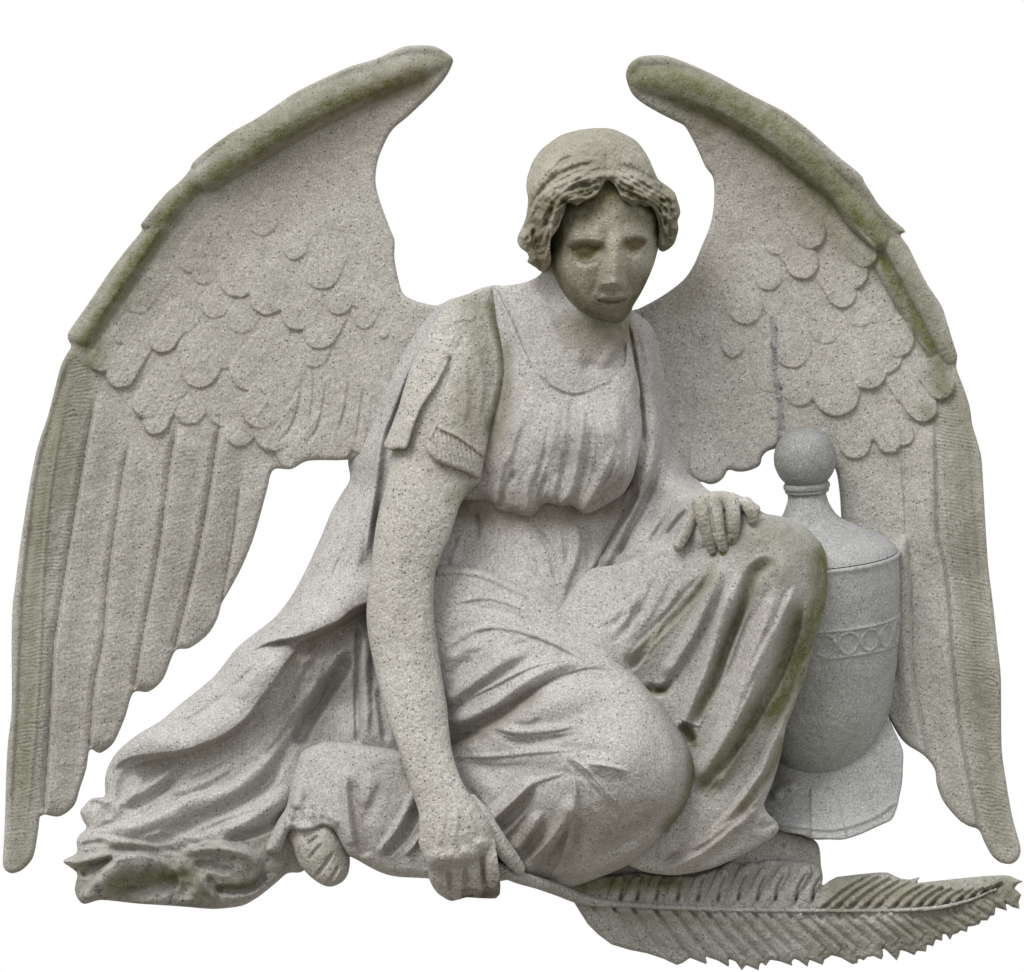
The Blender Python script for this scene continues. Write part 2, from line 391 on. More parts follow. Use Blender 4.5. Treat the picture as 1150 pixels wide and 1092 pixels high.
s.base([(720,85,16),(800,100,18),(880,140,18),(950,200,16),(1010,270,14),(1065,370,14),(1090,460,12),(1105,600,13),(1120,760,13),(1135,930,8),
 (765,130,6),(830,170,-4),(900,230,-6),(960,300,-5),(1010,370,-2),(1040,440,0),(810,260,4),(870,300,2),(930,370,3),(980,440,4),(800,340,9),(760,400,12),(720,450,16),(840,430,8),(900,480,5),(830,510,6),(760,520,16),
 (990,540,3),(960,600,0),(1020,620,2),(1080,640,0),(1040,760,1),(1100,800,-1),(1080,900,0),(1110,920,2)])
s.edge(7, 6)
s.tube([(727,88,4,19),(760,92,4,23),(800,106,3,24),(845,130,2,24),(885,158,2,24),(915,185,2,21),(938,210,3,15),(949,227,5,8)], 5)
s.tube([(905,158,10,8),(935,180,10,10),(958,200,10,8)], 3)
s.tube([(945,215,2,15),(965,240,2,19),(988,268,4,14)], 3)
s.tube([(975,225,8,7),(995,244,8,8),(1009,259,8,6)], 3)
s.tube([(1003,275,1,13),(1022,305,1,16),(1045,350,1,16),(1062,388,3,13),(1068,402,4,9)], 3)
s.tube([(985,292,0,7),(1005,325,0,9),(1028,362,0,9),(1046,394,0,8)], 3)
s.fold([(752,118),(800,130),(850,158),(895,192),(935,232),(975,285)], -4, 8, 20, .15, .15)
for f in [(920,277,55,54,44,6),(980,297,48,52,40,6),(911,311,58,58,46,6),(968,321,52,54,44,5.5),(955,344,56,56,40,5.5),(843,364,70,40,42,3.6),(844,363,70,70,50,2.6),(1019,397,52,70,50,6.5),(824,402,85,30,32,4),
 (892,413,84,70,54,4.4),(1005,417,58,70,46,5.5),(985,435,62,80,52,6.5),(950,465,66,90,64,6),(1066,446,52,70,40,8),(1047,471,50,76,42,7),(1006,508,58,70,34,6.5),(984,494,50,40,26,3),(966,515,70,50,44,4),(870,470,80,60,50,1.5),
 (798,545,95,110,62,5),(842,530,80,100,52,5),(866,508,62,90,40,3.5),(900,365,70,60,60,1.5),(1030,470,55,60,30,2)]:
    s.feather(*f)
for f in [(880,285,62,44,38,3),(870,325,64,44,40,3),(935,385,60,50,42,3),(975,365,54,46,38,3.5),(930,430,64,60,46,3.5),(870,440,75,60,46,2),(1000,360,52,40,34,4),(900,500,70,50,44,2.5),(1020,500,60,50,34,4),(800,460,85,60,44,2),(850,495,80,60,44,2.5),(1040,430,54,50,34,4),(790,380,85,40,34,1.5),(905,455,66,60,44,3)]:
    s.feather(*f)
for l, a in [([(1048,473),(1051,540),(1052,600),(1062,643),(1067,693),(1069,728),(1077,811),(1089,878),(1099,932)], 5.5), ([(1018,600),(1021,640),(1022,693),(1025,761),(1034,805),(1042,852)], 5)]:
    s.fold(l, a*1.9, 1.8, 30, .08, .02); s.fold(l, -a*.7, 1.3, 9, .1, .02); s.fold(l, -5, 3.2, 2.4, .1, .02)
s.fold([(985,560),(990,650),(1002,740),(1012,810)], -2.2, 8, 2); s.fold([(1012,510),(1016,570),(1018,610)], -3, 6, 2)
s.fold([(1075,440),(1076,520),(1082,600),(1090,680),(1096,760),(1106,840),(1118,930)], 2.2, 3.5); s.fold([(1075,440),(1076,520),(1082,600),(1090,680),(1096,760),(1106,840),(1118,930)], 3.2, 18)
s.fold([(1086,460),(1092,520),(1098,600),(1106,700)], -2.2, 5)
s.fold([(1060,470),(1063,540),(1068,600),(1078,680),(1086,780)], -2.0, 4)
s.fold([(1020,470),(1026,540),(1036,600)], 1.5, 8)
strip = s.mask([(1052,455),(1080,430),(1094,480),(1105,560),(1112,660),(1122,760),(1125,840),(1134,900),(1140,955),(1122,962),(1103,930),(1092,875),(1080,800),(1071,720),(1066,650),(1054,590),(1050,520)], 5)
ph = (s.Y*0.97-(s.X-1080)*.18+vnoise(s.X, s.Y, 12, 5)*5)*2*math.pi/3.9
s.H += strip*np.sin(ph)*.68*(0.5+1.2*vnoise(s.X, s.Y, 17, 6))
# repaired crack beside the finial
s.fold([(866,350),(872,400),(874,450),(872,500)], 1.6, 7, 7, .1, 0)
s.rough(.5, .9)
for l, w, v in [([(715,85),(760,92),(820,115),(880,153),(930,200),(985,265)], 38, 1.0), ([(1000,270),(1030,330),(1068,400)], 24, .6), ([(750,108),(800,127),(845,152),(895,192),(940,232)], 26, .95), ([(955,232),(985,270)], 22, 1.1), ([(990,290),(1015,335),(1045,390)], 20, 1.1), ([(1030,320),(1065,395)], 16, .5),
 ([(740,112),(790,140)], 30, .5), ([(1055,410),(1060,440)], 24, .8), ([(1040,460),(1046,470)], 16, .6), ([(940,240),(900,225),(990,310)], 26, .45), ([(1076,440),(1084,560),(1092,680),(1102,800),(1120,940)], 34, .52), ([(930,190),(960,204),(1008,260)], 10, .6)]:
    s.stain(0, l, w, v)
s.stain(1, [(790,150),(850,200),(910,270)], 60, .4)
s.stain(1, [(715,345),(780,330),(820,260)], 40, .35); s.stain(2, [(867,358),(871,385),(869,410),(874,440),(877,462),(873,500)], 13, 1.55)
wing_right = build('wing', [s.mesh(-26)], M_wing, statue)
wing_right['label'] = 'wing behind the urn with a bluish repaired crack'
# ================================================================ mantle hanging behind the bent arm, with the train on the ground
OM = [(500,341),(478,360),(457,390),(437,430),(420,470),(400,505),(391,517),(393,538),(384,554),(373,573),(363,597),(353,620),(340,647),(327,670),(312,690),(297,703),(267,727),(240,760),(200,793),(180,810),(155,825),(133,843),(122,860),(118,875),(118,887),
 (117,895),(103,897),(94,906),(90,912),(93,921),(97,930),(89,938),(86,945),(86,958),(71,967),(80,975),(87,982),(84,1000),(93,1015),(113,1011),(155,1015),(200,1018),(237,1021),(255,1020),(273,1017),(288,1009),(300,1000),(312,990),(323,981),(337,980),(345,975),
 (360,960),(420,960),(500,900),(500,700),(480,600),(500,480),(520,380)]
s = Sheet(OM, 1.25, R=40)
s.base([(492,362,56),(455,410,46),(425,480,32),(396,530,10),(380,585,32),(350,645,34),(310,700,38),(400,600,58),(420,520,44),(450,450,50),(385,660,74),(340,690,64),(430,600,54),(430,680,52),(470,500,58),(500,420,50),
 (250,770,48),(200,810,48),(150,845,48),(125,870,46),(300,745,74),(240,810,72),(180,830,64),(340,760,52),(300,810,52),(240,870,56),(170,880,42),(140,895,50),(350,790,38),(380,790,24),(370,830,24),(410,750,56),(400,820,54),(440,760,50),(470,850,40),
 (300,870,60),(320,920,56),(240,910,60),(160,925,62),(110,920,48),(95,960,44),(100,1000,44),(150,980,58),(200,1000,46),(260,970,60),(270,1005,40),(330,970,46),(210,960,52),(400,930,40),(450,900,40)])
s.edge(11, 13)
F = s.fold
# groove between mantle and arm, strip beside it
F([(490,360),(473,387),(453,427),(440,460),(427,493),(420,547),(412,610),(410,640)], 9, 14, 3, .05, .3)
F([(500,370),(482,392),(462,430),(447,468),(436,500),(429,550),(421,610),(418,645)], -6, 9, 9, .05, .3)
for l, a, w in [([(440,400),(420,440),(400,490)], 3, 12), ([(420,540),(408,600),(395,650)], 5, 12), ([(405,520),(388,580),(366,640)], -3, 14), ([(375,600),(360,640),(350,680)], 3, 9), ([(395,560),(385,620),(372,665)], -2.5, 7)]: F(l, a, w)
s.neg, s.wid = .8, 1.1
# folded edge A with the dark pocket below
F([(435,668),(420,674),(409,678),(396,684),(380,697),(367,703),(350,710),(333,715),(315,718),(300,722),(288,728),(277,735)], 22, 3, 42, .02, .3)
F([(430,682),(409,690),(392,700),(370,712),(345,722),(322,730)], -22, 24, 6, .05, .3)
# long lip B
F([(338,719),(330,732),(320,745),(305,768),(290,787),(278,804),(263,817),(245,828),(227,835),(213,840),(200,843),(178,846),(157,848),(143,852),(133,858),(126,868)], 19, 3.5, 46, .15, .12)
F([(300,790),(285,806),(266,824),(240,838),(205,850),(170,856),(140,866)], -15, 22, 3, .15, .15)
F([(250,765),(225,790),(200,812)], 5, 9); F([(262,775),(238,800),(215,818)], -3, 7); F([(290,740),(276,765),(262,790)], 4, 12)
# drapery below the lip
F([(213,855),(200,869),(187,884),(165,898),(145,909),(127,919)], -13, 8, 11); F([(205,852),(185,872),(160,890),(137,902)], 8, 12, 9)
F([(150,860),(140,880),(134,905)], -5, 9); F([(119,900),(126,912),(134,924)], -4, 5); F([(97,905),(108,903),(118,912),(124,922)], -11, 7)
F([(320,830),(300,853),(267,882),(240,893),(213,900),(190,912),(167,923),(140,930),(112,931)], 12, 18, 8, .2, .15)
F([(340,815),(327,835),(313,858),(300,879),(280,893),(253,909),(232,919),(213,928),(190,939),(165,949)], -13, 9, 12, .15, .15)
F([(325,880),(310,900),(285,915),(262,928),(240,940)], 10, 14, 12); F([(330,905),(310,926),(283,938),(262,942),(246,946)], -14, 5, 10, .2, .2)
F([(190,890),(165,912),(135,922),(105,934)], -8, 5, 8)
F([(370,735),(352,760),(335,795),(318,822)], 8, 10); F([(350,733),(335,765),(318,795),(296,820)], -5, 9); F([(392,722),(375,745),(358,770),(345,795)], 6, 8); F([(360,740),(345,770),(330,790)], -5, 6)
for l, a, w in [([(300,735),(270,765),(235,795),(200,815)], -4, 7), ([(350,680),(320,715),(285,750),(255,785)], -3.5, 7), ([(395,600),(372,650),(345,690)], -4, 6), ([(310,800),(280,840),(235,868),(190,880)], -4, 8), ([(340,790),(315,830),(290,858)], -5, 7),
 ([(270,850),(225,880),(180,893)], 5, 8), ([(300,905),(270,918),(235,930),(195,945)], -5, 7), ([(230,945),(190,935),(150,945)], 4, 7), ([(165,868),(150,890),(140,910)], 4, 6), ([(405,560),(392,610),(380,650)], 4, 7), ([(365,715),(345,742),(325,780),(300,815)], 5, 8)]: F(l, a, w, w*.7, .25, .3)
# gash of rough stone
F([(394,728),(384,752),(370,772),(355,795),(342,818),(334,842)], -22, 11, 12, .15, .1)
F([(380,757),(366,772),(356,790),(346,803)], 4, 3, 3)
F([(403,700),(402,740),(401,780),(402,836)], -12, 4, 5, .1, .05); F([(411,710),(410,760),(412,830)], 8, 8); F([(424,770),(430,800),(434,840)], -8, 7)
# train crumpled on the ground
F([(72,967),(85,968),(100,966),(115,962),(135,961)], 11, 9, 6, .02, .3); F([(90,984),(104,978),(118,970),(132,962)], -11, 6, 6, .1, .2)
F([(93,1012),(104,996),(118,980),(134,966),(160,964),(185,972),(200,982)], 20, 8, 26, .05, .3); F([(125,1010),(150,1003),(178,994),(204,982)], -17, 10, 14, .2, .15)
F([(115,955),(150,953),(180,955),(205,958)], -9, 6); F([(88,950),(105,948),(120,944)], -7, 5); F([(100,938),(130,945),(170,952),(205,962)], 6, 6)
F([(200,958),(218,955),(233,953),(255,953),(273,957),(286,966),(288,980),(276,992)], 17, 8, 10, .3, .3); F([(240,940),(262,962),(270,985),(262,1006)], 6, 14, 8)
F([(215,968),(233,972),(248,976),(264,981)], -13, 7, 7); F([(240,998),(262,999),(280,997),(291,990),(298,975)], -16, 6, 8, .15, .2)
F([(222,980),(228,992),(236,1003),(247,1013)], 9, 6); F([(232,982),(240,994),(252,1006)], -8, 5); F([(205,975),(210,995),(200,1012)], -6, 8)
F([(255,1012),(285,1003),(305,990),(318,978)], 5, 8); F([(300,955),(315,965),(335,978)], -4, 5)
s.bump(206, 1011, 5, 4, 6); s.bump(206, 1012, 2.2, 2, -6)
tr = s.mask([(80,955),(110,940),(200,940),(250,935),(300,925),(335,960),(320,990),(240,1030),(80,1025)], 14)
rg = 1-np.abs(vnoise(s.X+s.Y*.5, s.Y*1.6-s.X*.3, 34, 8))*4; s.H += tr*(vnoise(s.X, s.Y, 9, 9)*2.5+rg*2.2+vnoise(s.X, s.Y, 60, 7)*8)
s.rough(.5, 1.0)
s.col[..., 0] = np.maximum(s.col[..., 0], tr*(.36+vnoise(s.X, s.Y, 40, 15)*.7)); s.col[..., 2] = np.maximum(s.col[..., 2], tr*1.0)
s.stain(0, [(130,995),(170,985),(210,985)], 28, .95); s.stain(0, [(90,975),(120,965)], 14, .8); s.stain(0, [(245,996),(285,994)], 14, .8); s.stain(2, [(330,930),(345,900)], 22, .8)
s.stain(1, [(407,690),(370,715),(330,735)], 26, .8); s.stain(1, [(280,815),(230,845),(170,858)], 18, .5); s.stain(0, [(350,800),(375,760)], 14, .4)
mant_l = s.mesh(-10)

# mantle on the other side of the body, down to the resting hand
OM2 = [(704,346),(712,350),(728,362),(742,385),(750,420),(756,460),(764,500),(774,528),(784,539),(792,548),(802,556),(812,575),(810,600),(780,625),(757,625),(727,635),(697,648),(660,660),(645,655),(655,635),(672,610),(690,580),(704,550),(712,530),(716,495),(712,450),(704,400),(699,365)]
s = Sheet(OM2, 1.25, R=40)
s.base([(708,360,62),(735,390,26),(750,440,12),(764,500,10),(780,545,40),(722,430,66),(735,480,60),(728,530,72),(705,580,70),(680,625,66),(740,560,62),(760,530,44),(720,610,95),(760,600,130),(795,570,152),(778,560,150),(660,645,70),(745,600,100),(710,400,64)])
s.edge(22, 14)
F = s.fold
F([(712,355),(724,372),(731,400),(733,430),(737,477),(735,505),(728,530),(713,567),(700,592),(686,618),(677,638)], 13, 10, 13, .1, .05)
F([(703,362),(708,385),(713,412),(717,440),(720,467),(722,500)], -9, 6, 6, .1, .1)
F([(745,500),(737,525),(722,563),(706,595),(692,628)], -9, 9, 4, .2, .1); F([(718,545),(704,575),(688,600),(670,628)], -12, 6, 10, .15, .1)
F([(742,400),(750,450),(758,490)], 3, 8); F([(760,478),(764,505),(770,528)], 4, 7); F([(750,470),(752,510),(745,550)], -3, 9)
F([(795,548),(775,556),(757,572),(742,595),(728,615)], -10, 7, 8, .15, .15); F([(792,556),(770,566),(752,588),(740,608)], 7, 6); F([(775,572),(758,588),(745,606)], -7, 5); F([(785,545),(765,550),(745,565),(730,585)], 6, 8); F([(760,552),(738,570),(722,592)],-4,6)
s.rough(.5, 1.0)
s.stain(1, [(703,350),(712,400),(719,470)], 9, 1.2); s.stain(1, [(715,545),(695,580),(675,610)], 18, .9)
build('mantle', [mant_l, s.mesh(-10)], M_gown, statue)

# ================================================================ neck and chest
s = Sheet([(548,324),(568,321),(586,318),(602,312),(609,305),(615,290),(640,270),(700,280),(716,320),(710,347),(706,365),(712,405),(718,450),(690,465),(640,465),(590,440),(560,380)], 1.25, R=30)
s.base([(555,330,70),(600,318,72),(580,360,86),(610,400,100),(640,430,106),(680,430,104),(712,430,84),(708,380,74),(655,400,104),(620,340,84),(700,340,72),(600,370,90)])
s.tube([(652,290,60,46),(655,340,66,44),(660,380,62,42),(664,400,52,40)], 22)
s.edge(8, 8)
s.fold([(612,318),(622,345),(636,372),(648,395),(652,425)], 4, 11); s.fold([(700,365),(690,390),(672,415)], 4, 9); s.fold([(628,350),(640,380),(648,405)], -3, 9); s.bump(662, 412, 10, 9, -5)
s.rough(.5, .9)
s.stain(1, [(640,372),(670,388),(700,385)], 34, .8); s.stain(1, [(603,318),(615,330)], 16, .5); s.stain(0, [(655,366),(700,368)], 26, .75)  # darker brown patch across the throat, below the chin
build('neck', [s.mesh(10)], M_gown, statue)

# ================================================================ bodice: bust over waist
s = Sheet([(490,540),(560,550),(700,540),(712,552),(695,590),(672,630),(660,650),(645,700),(560,700),(480,680),(478,600)], 1.25, R=30)
s.base([(500,560,70),(560,580,84),(620,580,88),(680,570,64),(600,620,92),(540,620,80),(660,620,72),(500,640,84),(600,660,104),(640,670,96),(560,650,92),(700,555,58)])
s.edge(6, 6); F = s.fold
F([(533,572),(536,590),(535,610)], -5, 5); F([(585,600),(596,620),(603,648)], 3, 6); F([(645,585),(650,610),(646,630),(636,655),(633,675)], 8, 5, 12); F([(655,590),(662,615),(660,640)], -5, 7)
F([(600,590),(618,620),(626,660)], -4, 6); F([(625,590),(632,625),(632,660)], 3, 5); F([(560,585),(556,605),(545,628)], 3, 6); F([(520,600),(512,620),(505,640)], 3, 6)
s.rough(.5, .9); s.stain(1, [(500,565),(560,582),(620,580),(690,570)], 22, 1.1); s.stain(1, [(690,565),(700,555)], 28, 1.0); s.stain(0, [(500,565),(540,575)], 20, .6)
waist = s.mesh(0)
BU = [(553,321),(560,330),(566,342),(574,358),(584,382),(592,400),(600,413),(611,421),(620,430),(632,437),(645,440),(661,436),(674,430),(690,423),(702,408),(704,385),(709,395),(714,420),(718,450),(721,480),(717,510),(711,535),(702,552),(690,562),(676,570),(664,576),(655,577),(647,571),(640,567),(632,569),(624,567),(614,565),(607,570),(601,577),(593,580),(584,578),(576,575),(566,575),
 (557,572),(549,564),(538,562),(515,560),(495,540),(485,480),(488,400),(500,350),(530,328)]
s = Sheet(BU, 1.25, R=40)
s.base([(530,345,82),(560,360,92),(560,420,100),(585,440,112),(604,490,132),(600,530,126),(566,560,106),(545,520,106),(610,425,112),(645,445,114),(645,520,122),(684,480,134),(695,520,124),(700,548,104),(650,565,112),(705,430,96),(716,480,96),(510,500,90),(520,430,92),(595,570,112),(675,440,112),(620,568,110)])
s.neg, s.wid = .85, 1.05
s.edge(13, 15, wt=1-.8*s.mask([(540,310),(720,370),(712,440),(640,455),(560,400)], 10)); F = s.fold
F([(602,413),(614,423),(628,433),(645,438),(661,434),(676,428),(692,420)], 5.5, 3, 7, .05, .1); F([(610,430),(628,441),(645,445),(665,441)], -2.6, 4, 4)
F([(556,326),(570,352),(583,384),(596,407)], 3, 6, 6, .05, .05)
F([(645,443),(643,470),(641,500),(634,530),(625,556)], -4.5, 6, 9, .1, .2); F([(655,450),(653,490),(648,520),(641,550),(630,568)], 6, 6, 7, .2, .02); F([(664,470),(662,505),(655,535),(643,565)], -5, 7, 5, .3, .05)
F([(690,500),(680,530),(668,552),(655,575)], 7, 5, 9, .3, .02); F([(700,530),(690,545),(676,560),(662,573)], -6, 5, 4, .2, .05); F([(697,515),(685,540),(672,556)], 4, 4)
F([(585,525),(570,545),(562,570)], -5, 6, 6, .3, .03); F([(600,520),(592,550),(590,576)], 6, 8, 7, .3, .02); F([(615,530),(608,550),(605,570)], -6, 5, 5, .3, .02); F([(575,500),(562,530),(556,566)], 5, 7, 7, .3, .02); F([(628,530),(622,550),(620,566)], 4, 5, 5, .3, .02)
F([(600,440),(585,470),(575,500)], 3, 14); F([(690,440),(695,470),(697,505)], 3, 10); F([(625,450),(622,480),(616,515)], 2.5, 9); F([(560,380),(556,430),(545,500)], -4, 10)
s.rough(.5, .9)
for l, a, w in [([(590,470),(580,510),(575,545)], -5, 6), ([(668,460),(672,500),(665,540)], -4, 6), ([(618,470),(612,510),(600,545)], -4, 5), ([(540,440),(535,490),(540,540)], -4, 7), ([(700,470),(704,505),(696,535)], -4, 5)]: F(l, a, w, w, .3, .15)
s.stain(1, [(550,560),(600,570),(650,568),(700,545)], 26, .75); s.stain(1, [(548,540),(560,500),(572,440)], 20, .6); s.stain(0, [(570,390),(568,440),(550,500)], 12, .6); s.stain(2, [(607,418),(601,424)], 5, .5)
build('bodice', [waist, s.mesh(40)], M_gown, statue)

# ================================================================ skirt over the raised knee
SB = [(628,684),(637,670),(648,654),(657,644),(667,638),(680,636),(697,633),(712,627),(727,618),(757,606),(775,590),(790,572),(815,562),(835,564),(851,572),(860,577),(872,579),(890,584),(902,590),(914,601),(924,614),(929,630),(930,648),(929,665),(924,690),(915,722),(908,750),(900,771),(890,798),(883,815),(879,838),(875,856),(867,881),(858,904),
 (863,914),(870,921),(875,931),(867,941),(853,950),(840,957),(828,963),(818,968),(800,975),(775,981),(750,983),(717,977),(690,960),(640,900),(600,800),(590,740),(605,705)]
s = Sheet(SB, 1.25, R=50)
s.base([(640,690,124),(670,650,98),(700,660,128),(757,625,150),(790,590,160),(820,580,170),(850,590,182),(890,600,172),(880,640,196),(840,630,186),(925,650,150),(905,690,172),(850,700,176),(850,740,170),(900,740,148),(870,790,158),(830,850,148),(865,860,124),(810,910,130),(860,925,112),(740,970,104),(780,850,126),
 (790,780,148),(740,760,122),(720,700,138),(700,740,142),(650,740,136),(620,800,110),(700,900,100),(760,680,150),(800,670,172)])
s.neg, s.wid = .64, 1.12
kn = s.mask([(840,540),(960,540),(960,760),(890,880),(850,900),(860,800),(900,700),(870,600)], 30)
s.edge(9, 9); s.edge(34, 34, wt=kn); F = s.fold
F([(800,640),(793,653),(784,666),(773,678),(764,688),(752,700),(740,712),(728,726),(718,740),(706,752)], -17, 5, 15, .2, .05)
F([(796,632),(785,655),(765,678),(740,705),(715,730),(700,745)], 6, 12, 5, .2, .2)
F([(812,630),(800,660),(788,690),(773,720),(757,745),(745,762)], 12, 12, 10, .2, .1)
F([(800,672),(790,705),(776,730),(762,752),(748,772),(735,778)], -9, 5, 6, .2, .05)
F([(830,640),(818,670),(806,705),(796,740),(784,775),(770,812)], 17, 18, 8, .2, .01)
F([(722,768),(733,774),(746,774),(756,764)], -13, 7, 9)
F([(875,633),(862,635),(850,644),(842,660),(836,680),(826,704),(814,734),(803,765),(793,783),(783,803),(774,818)], -19, 7, 13, .1, .05)
F([(766,812),(772,820),(779,834)], -22, 7, 10, .1, .1); F([(762,808),(768,814),(776,812)], 4, 4)
F([(873,650),(862,690),(850,722),(838,760),(826,800),(812,835),(797,862),(784,890)], 20, 22, 14, .25, .1)
F([(866,655),(856,690),(842,730)], -5, 7); F([(896,655),(889,668),(878,695),(866,718),(852,745),(838,775)], 9, 6, 7, .2, .3)
F([(905,660),(896,700),(886,730),(872,765),(855,795),(840,820),(825,842),(806,866),(790,884),(778,900)], -19, 6, 15, .2, .1)
F([(918,700),(908,745),(893,790),(876,823),(862,855),(845,887),(830,908),(815,926),(795,945),(772,960),(745,975)], 18, 19, 9, .2, .1)
F([(886,820),(880,832),(867,868),(850,888),(833,909),(815,928),(800,941),(785,952),(765,962),(740,974)], -19, 7, 8, .1, .1)
F([(852,905),(845,915),(835,925),(822,935)], 7, 6); F([(873,925),(860,928),(845,932)], -5, 5); F([(861,912),(850,925),(845,945)], 4, 6)
for l in [[(745,700),(730,725),(712,745)],[(845,665),(828,715),(808,770)],[(880,690),(862,735),(840,785),(818,830)],[(850,800),(828,850),(795,900)],[(905,760),(885,805),(862,850)],[(830,915),(800,940),(765,958)]]: F(l, 4.5, 5, 4, .3, .3)
for l in [[(690,650),(680,680),(660,705)],[(740,640),(728,670),(712,700)],[(760,640),(745,675),(722,710),(700,728)],[(775,650),(757,680),(735,705)]]: F(l, -3.5, 9, 5, .3, .2)
F([(724,668),(718,685),(708,702),(696,716),(682,726)], -6, 4, 8); F([(706,666),(698,690),(685,708)], -3, 6); F([(714,664),(706,690),(694,708)], 3, 6)
F([(770,870),(750,905),(720,940)], -6, 20); F([(800,560),(840,600),(870,605)], 2, 20)
F([(660,700),(690,690),(712,672)], 3, 9)
s.rough(.55, 1.0)
for l, w_, v in [([(926,620),(924,670),(912,705),(898,740),(882,775),(866,800)], 34, 1.1), ([(898,690),(886,730),(872,765),(850,800),(825,842),(795,880)], 24, .9), ([(870,634),(850,642),(840,670),(826,704),(812,736),(798,772),(785,800)], 14, .85),
 ([(800,642),(784,666),(764,688),(740,712),(712,742)], 17, .6), ([(800,585),(860,600),(910,620)], 56, .55), ([(770,818),(778,834)], 10, 1.2), ([(880,832),(862,870),(833,909)], 10, .8), ([(850,640),(905,640)], 36, .4), ([(727,775),(745,776)], 9, 1.1)]: s.stain(0, l, w_, v)
s.stain(1, [(833,909),(800,941),(750,965)], 22, .6); s.stain(1, [(860,690),(835,750)], 16, .35)
sk_b = s.mesh(20)

# skirt over the lying leg, whose knee comes forward
SA = [(484,640),(496,636),(519,637),(545,642),(572,654),(600,668),(625,682),(645,698),(670,720),(690,737),(704,750),(716,761),(728,775),(740,788),(750,801),(760,815),(769,830),(776,846),(780,865),(778,885),(770,905),(760,920),(750,931),(738,946),(726,958),(712,968),(695,977),(667,988),(643,996),(628,997),(610,993),(585,986),(560,990),(500,990),(470,960),(468,850),(472,750),(476,670)]
s = Sheet(SA, 1.25, R=60)
s.base([(500,650,98),(560,670,114),(600,690,124),(640,715,134),(700,765,160),(740,820,176),(770,865,168),(700,850,208),(650,835,196),(620,770,162),(560,740,142),(510,700,112),(495,760,108),(515,820,112),(560,850,138),(515,900,122),(600,900,168),(690,920,182),(650,960,142),(740,925,158),(600,970,120),(560,970,118),(480,930,108),(640,992,104),(650,780,176),(700,965,140)])
s.neg, s.wid = .64, 1.12
kn = s.mask([(690,700),(830,760),(830,940),(740,1000),(640,1010),(560,1000),(600,970),(700,940),(740,880),(720,790),(680,745)], 30)
s.edge(7, 5, wt=1-s.mask([(590,640),(640,680),(735,760),(710,780),(620,720),(580,690)], 14)); s.edge(46, 42, wt=kn); F = s.fold
for l in [[(498,735),(530,716),(570,700)],[(510,775),(560,735),(620,712)],[(515,800),(560,778),(590,758)],[(560,792),(600,765),(650,742)],[(520,858),(560,862),(600,858)]]: F(l, -4, 5, 9, .2, .3)
F([(498,828),(515,822),(533,816),(548,808),(562,801),(575,794),(587,786),(600,777),(612,769),(630,761),(650,755),(670,753)], -20, 9, 12, .02, .7)
F([(500,838),(515,830),(535,826),(548,822)], -14, 8, 12, .02, .3); F([(500,812),(530,804),(555,790),(580,774),(603,760),(630,748),(665,742)], 11, 13, 9, .1, .3); F([(520,845),(560,828),(600,800),(640,782),(690,778)], 8, 22, 22, .1, .3); F([(530,850),(580,848),(640,845)], 5, 16)
F([(497,802),(515,790),(533,777),(550,765),(567,753),(590,741),(620,731)], -9, 7, 11, .05, .75); F([(496,790),(530,766),(560,745),(600,724)], 9, 13, 11, .1, .3)
F([(500,762),(515,750),(533,738)], -6, 7); F([(500,745),(520,730),(545,722)], 4, 8); F([(497,720),(515,708),(540,700)], -4, 8)
F([(550,822),(565,828),(580,831),(598,831),(613,829),(632,826),(652,822)], -8, 3, 9, .5, .5); F([(548,815),(580,823),(613,821),(650,815)], 6, 8, 4, .2, .3); F([(575,812),(595,815),(612,806)], -5, 5)
F([(543,934),(553,921),(563,911),(575,901),(587,888),(602,872)], 11, 14, 6, .15, .2); F([(556,932),(568,920),(582,907),(597,888),(606,876)], -9, 4, 15, .1, .6)
F([(571,965),(580,953),(592,937),(600,925),(611,910)], 10, 11, 6); F([(584,966),(594,950),(604,935),(614,918)], -9, 4, 9)
F([(585,982),(598,970),(612,956),(625,940),(636,920),(642,890)], 12, 13, 8, .1, .2); F([(610,980),(618,968),(628,948),(638,930)], -8, 4, 6)
F([(615,990),(626,975),(635,955),(641,930),(645,905),(645,880),(641,858)], 7, 4, 5, .1, .3); F([(628,985),(638,965),(646,940),(649,915)], -7, 4, 14)
F([(635,846),(648,856),(660,866),(672,880),(683,893),(692,904)], 5, 4, 14, .1, .2); F([(630,850),(645,862),(662,880),(680,902)], -5, 4, 5)
F([(650,856),(670,857),(690,861),(708,868)], 5, 3, 14, .2, .3); F([(520,870),(545,880),(565,900)], 3, 12)
F([(770,905),(750,926),(727,945),(700,960),(670,975),(640,985)], 5, 6, 9, .1, .1); F([(765,890),(740,915),(700,945),(650,968)], -5, 9, 14)
F([(490,643),(519,642),(545,647),(572,659),(600,672)], 3, 5, 5, .02, .2); F([(600,700),(640,735),(680,765)], 3, 22)
F([(530,885),(540,915),(548,950)], -6, 10)
s.rough(.55, 1.0)
for l, a in [([(560,801),(587,785),(612,768),(640,757),(668,752),(700,756)], -6), ([(560,831),(590,835),(622,830),(655,823)], -5)]: F(l, a, 3, 3, .2, .3)
for l, a in [([(553,924),(566,910),(580,897),(594,884)], 3.4), ([(588,972),(606,956),(622,938),(636,914)], 3.4), ([(628,978),(641,950),(648,915),(645,880),(640,860)], 3.4), ([(580,958),(593,940),(606,922)], 3), ([(735,940),(705,958),(675,975),(645,988)], 4), ([(634,846),(655,860),(676,882),(694,905)], 3.4), ([(655,858),(680,860),(712,868)], 3)]: F(l, a, 3.4, 3.4, .3, .3)
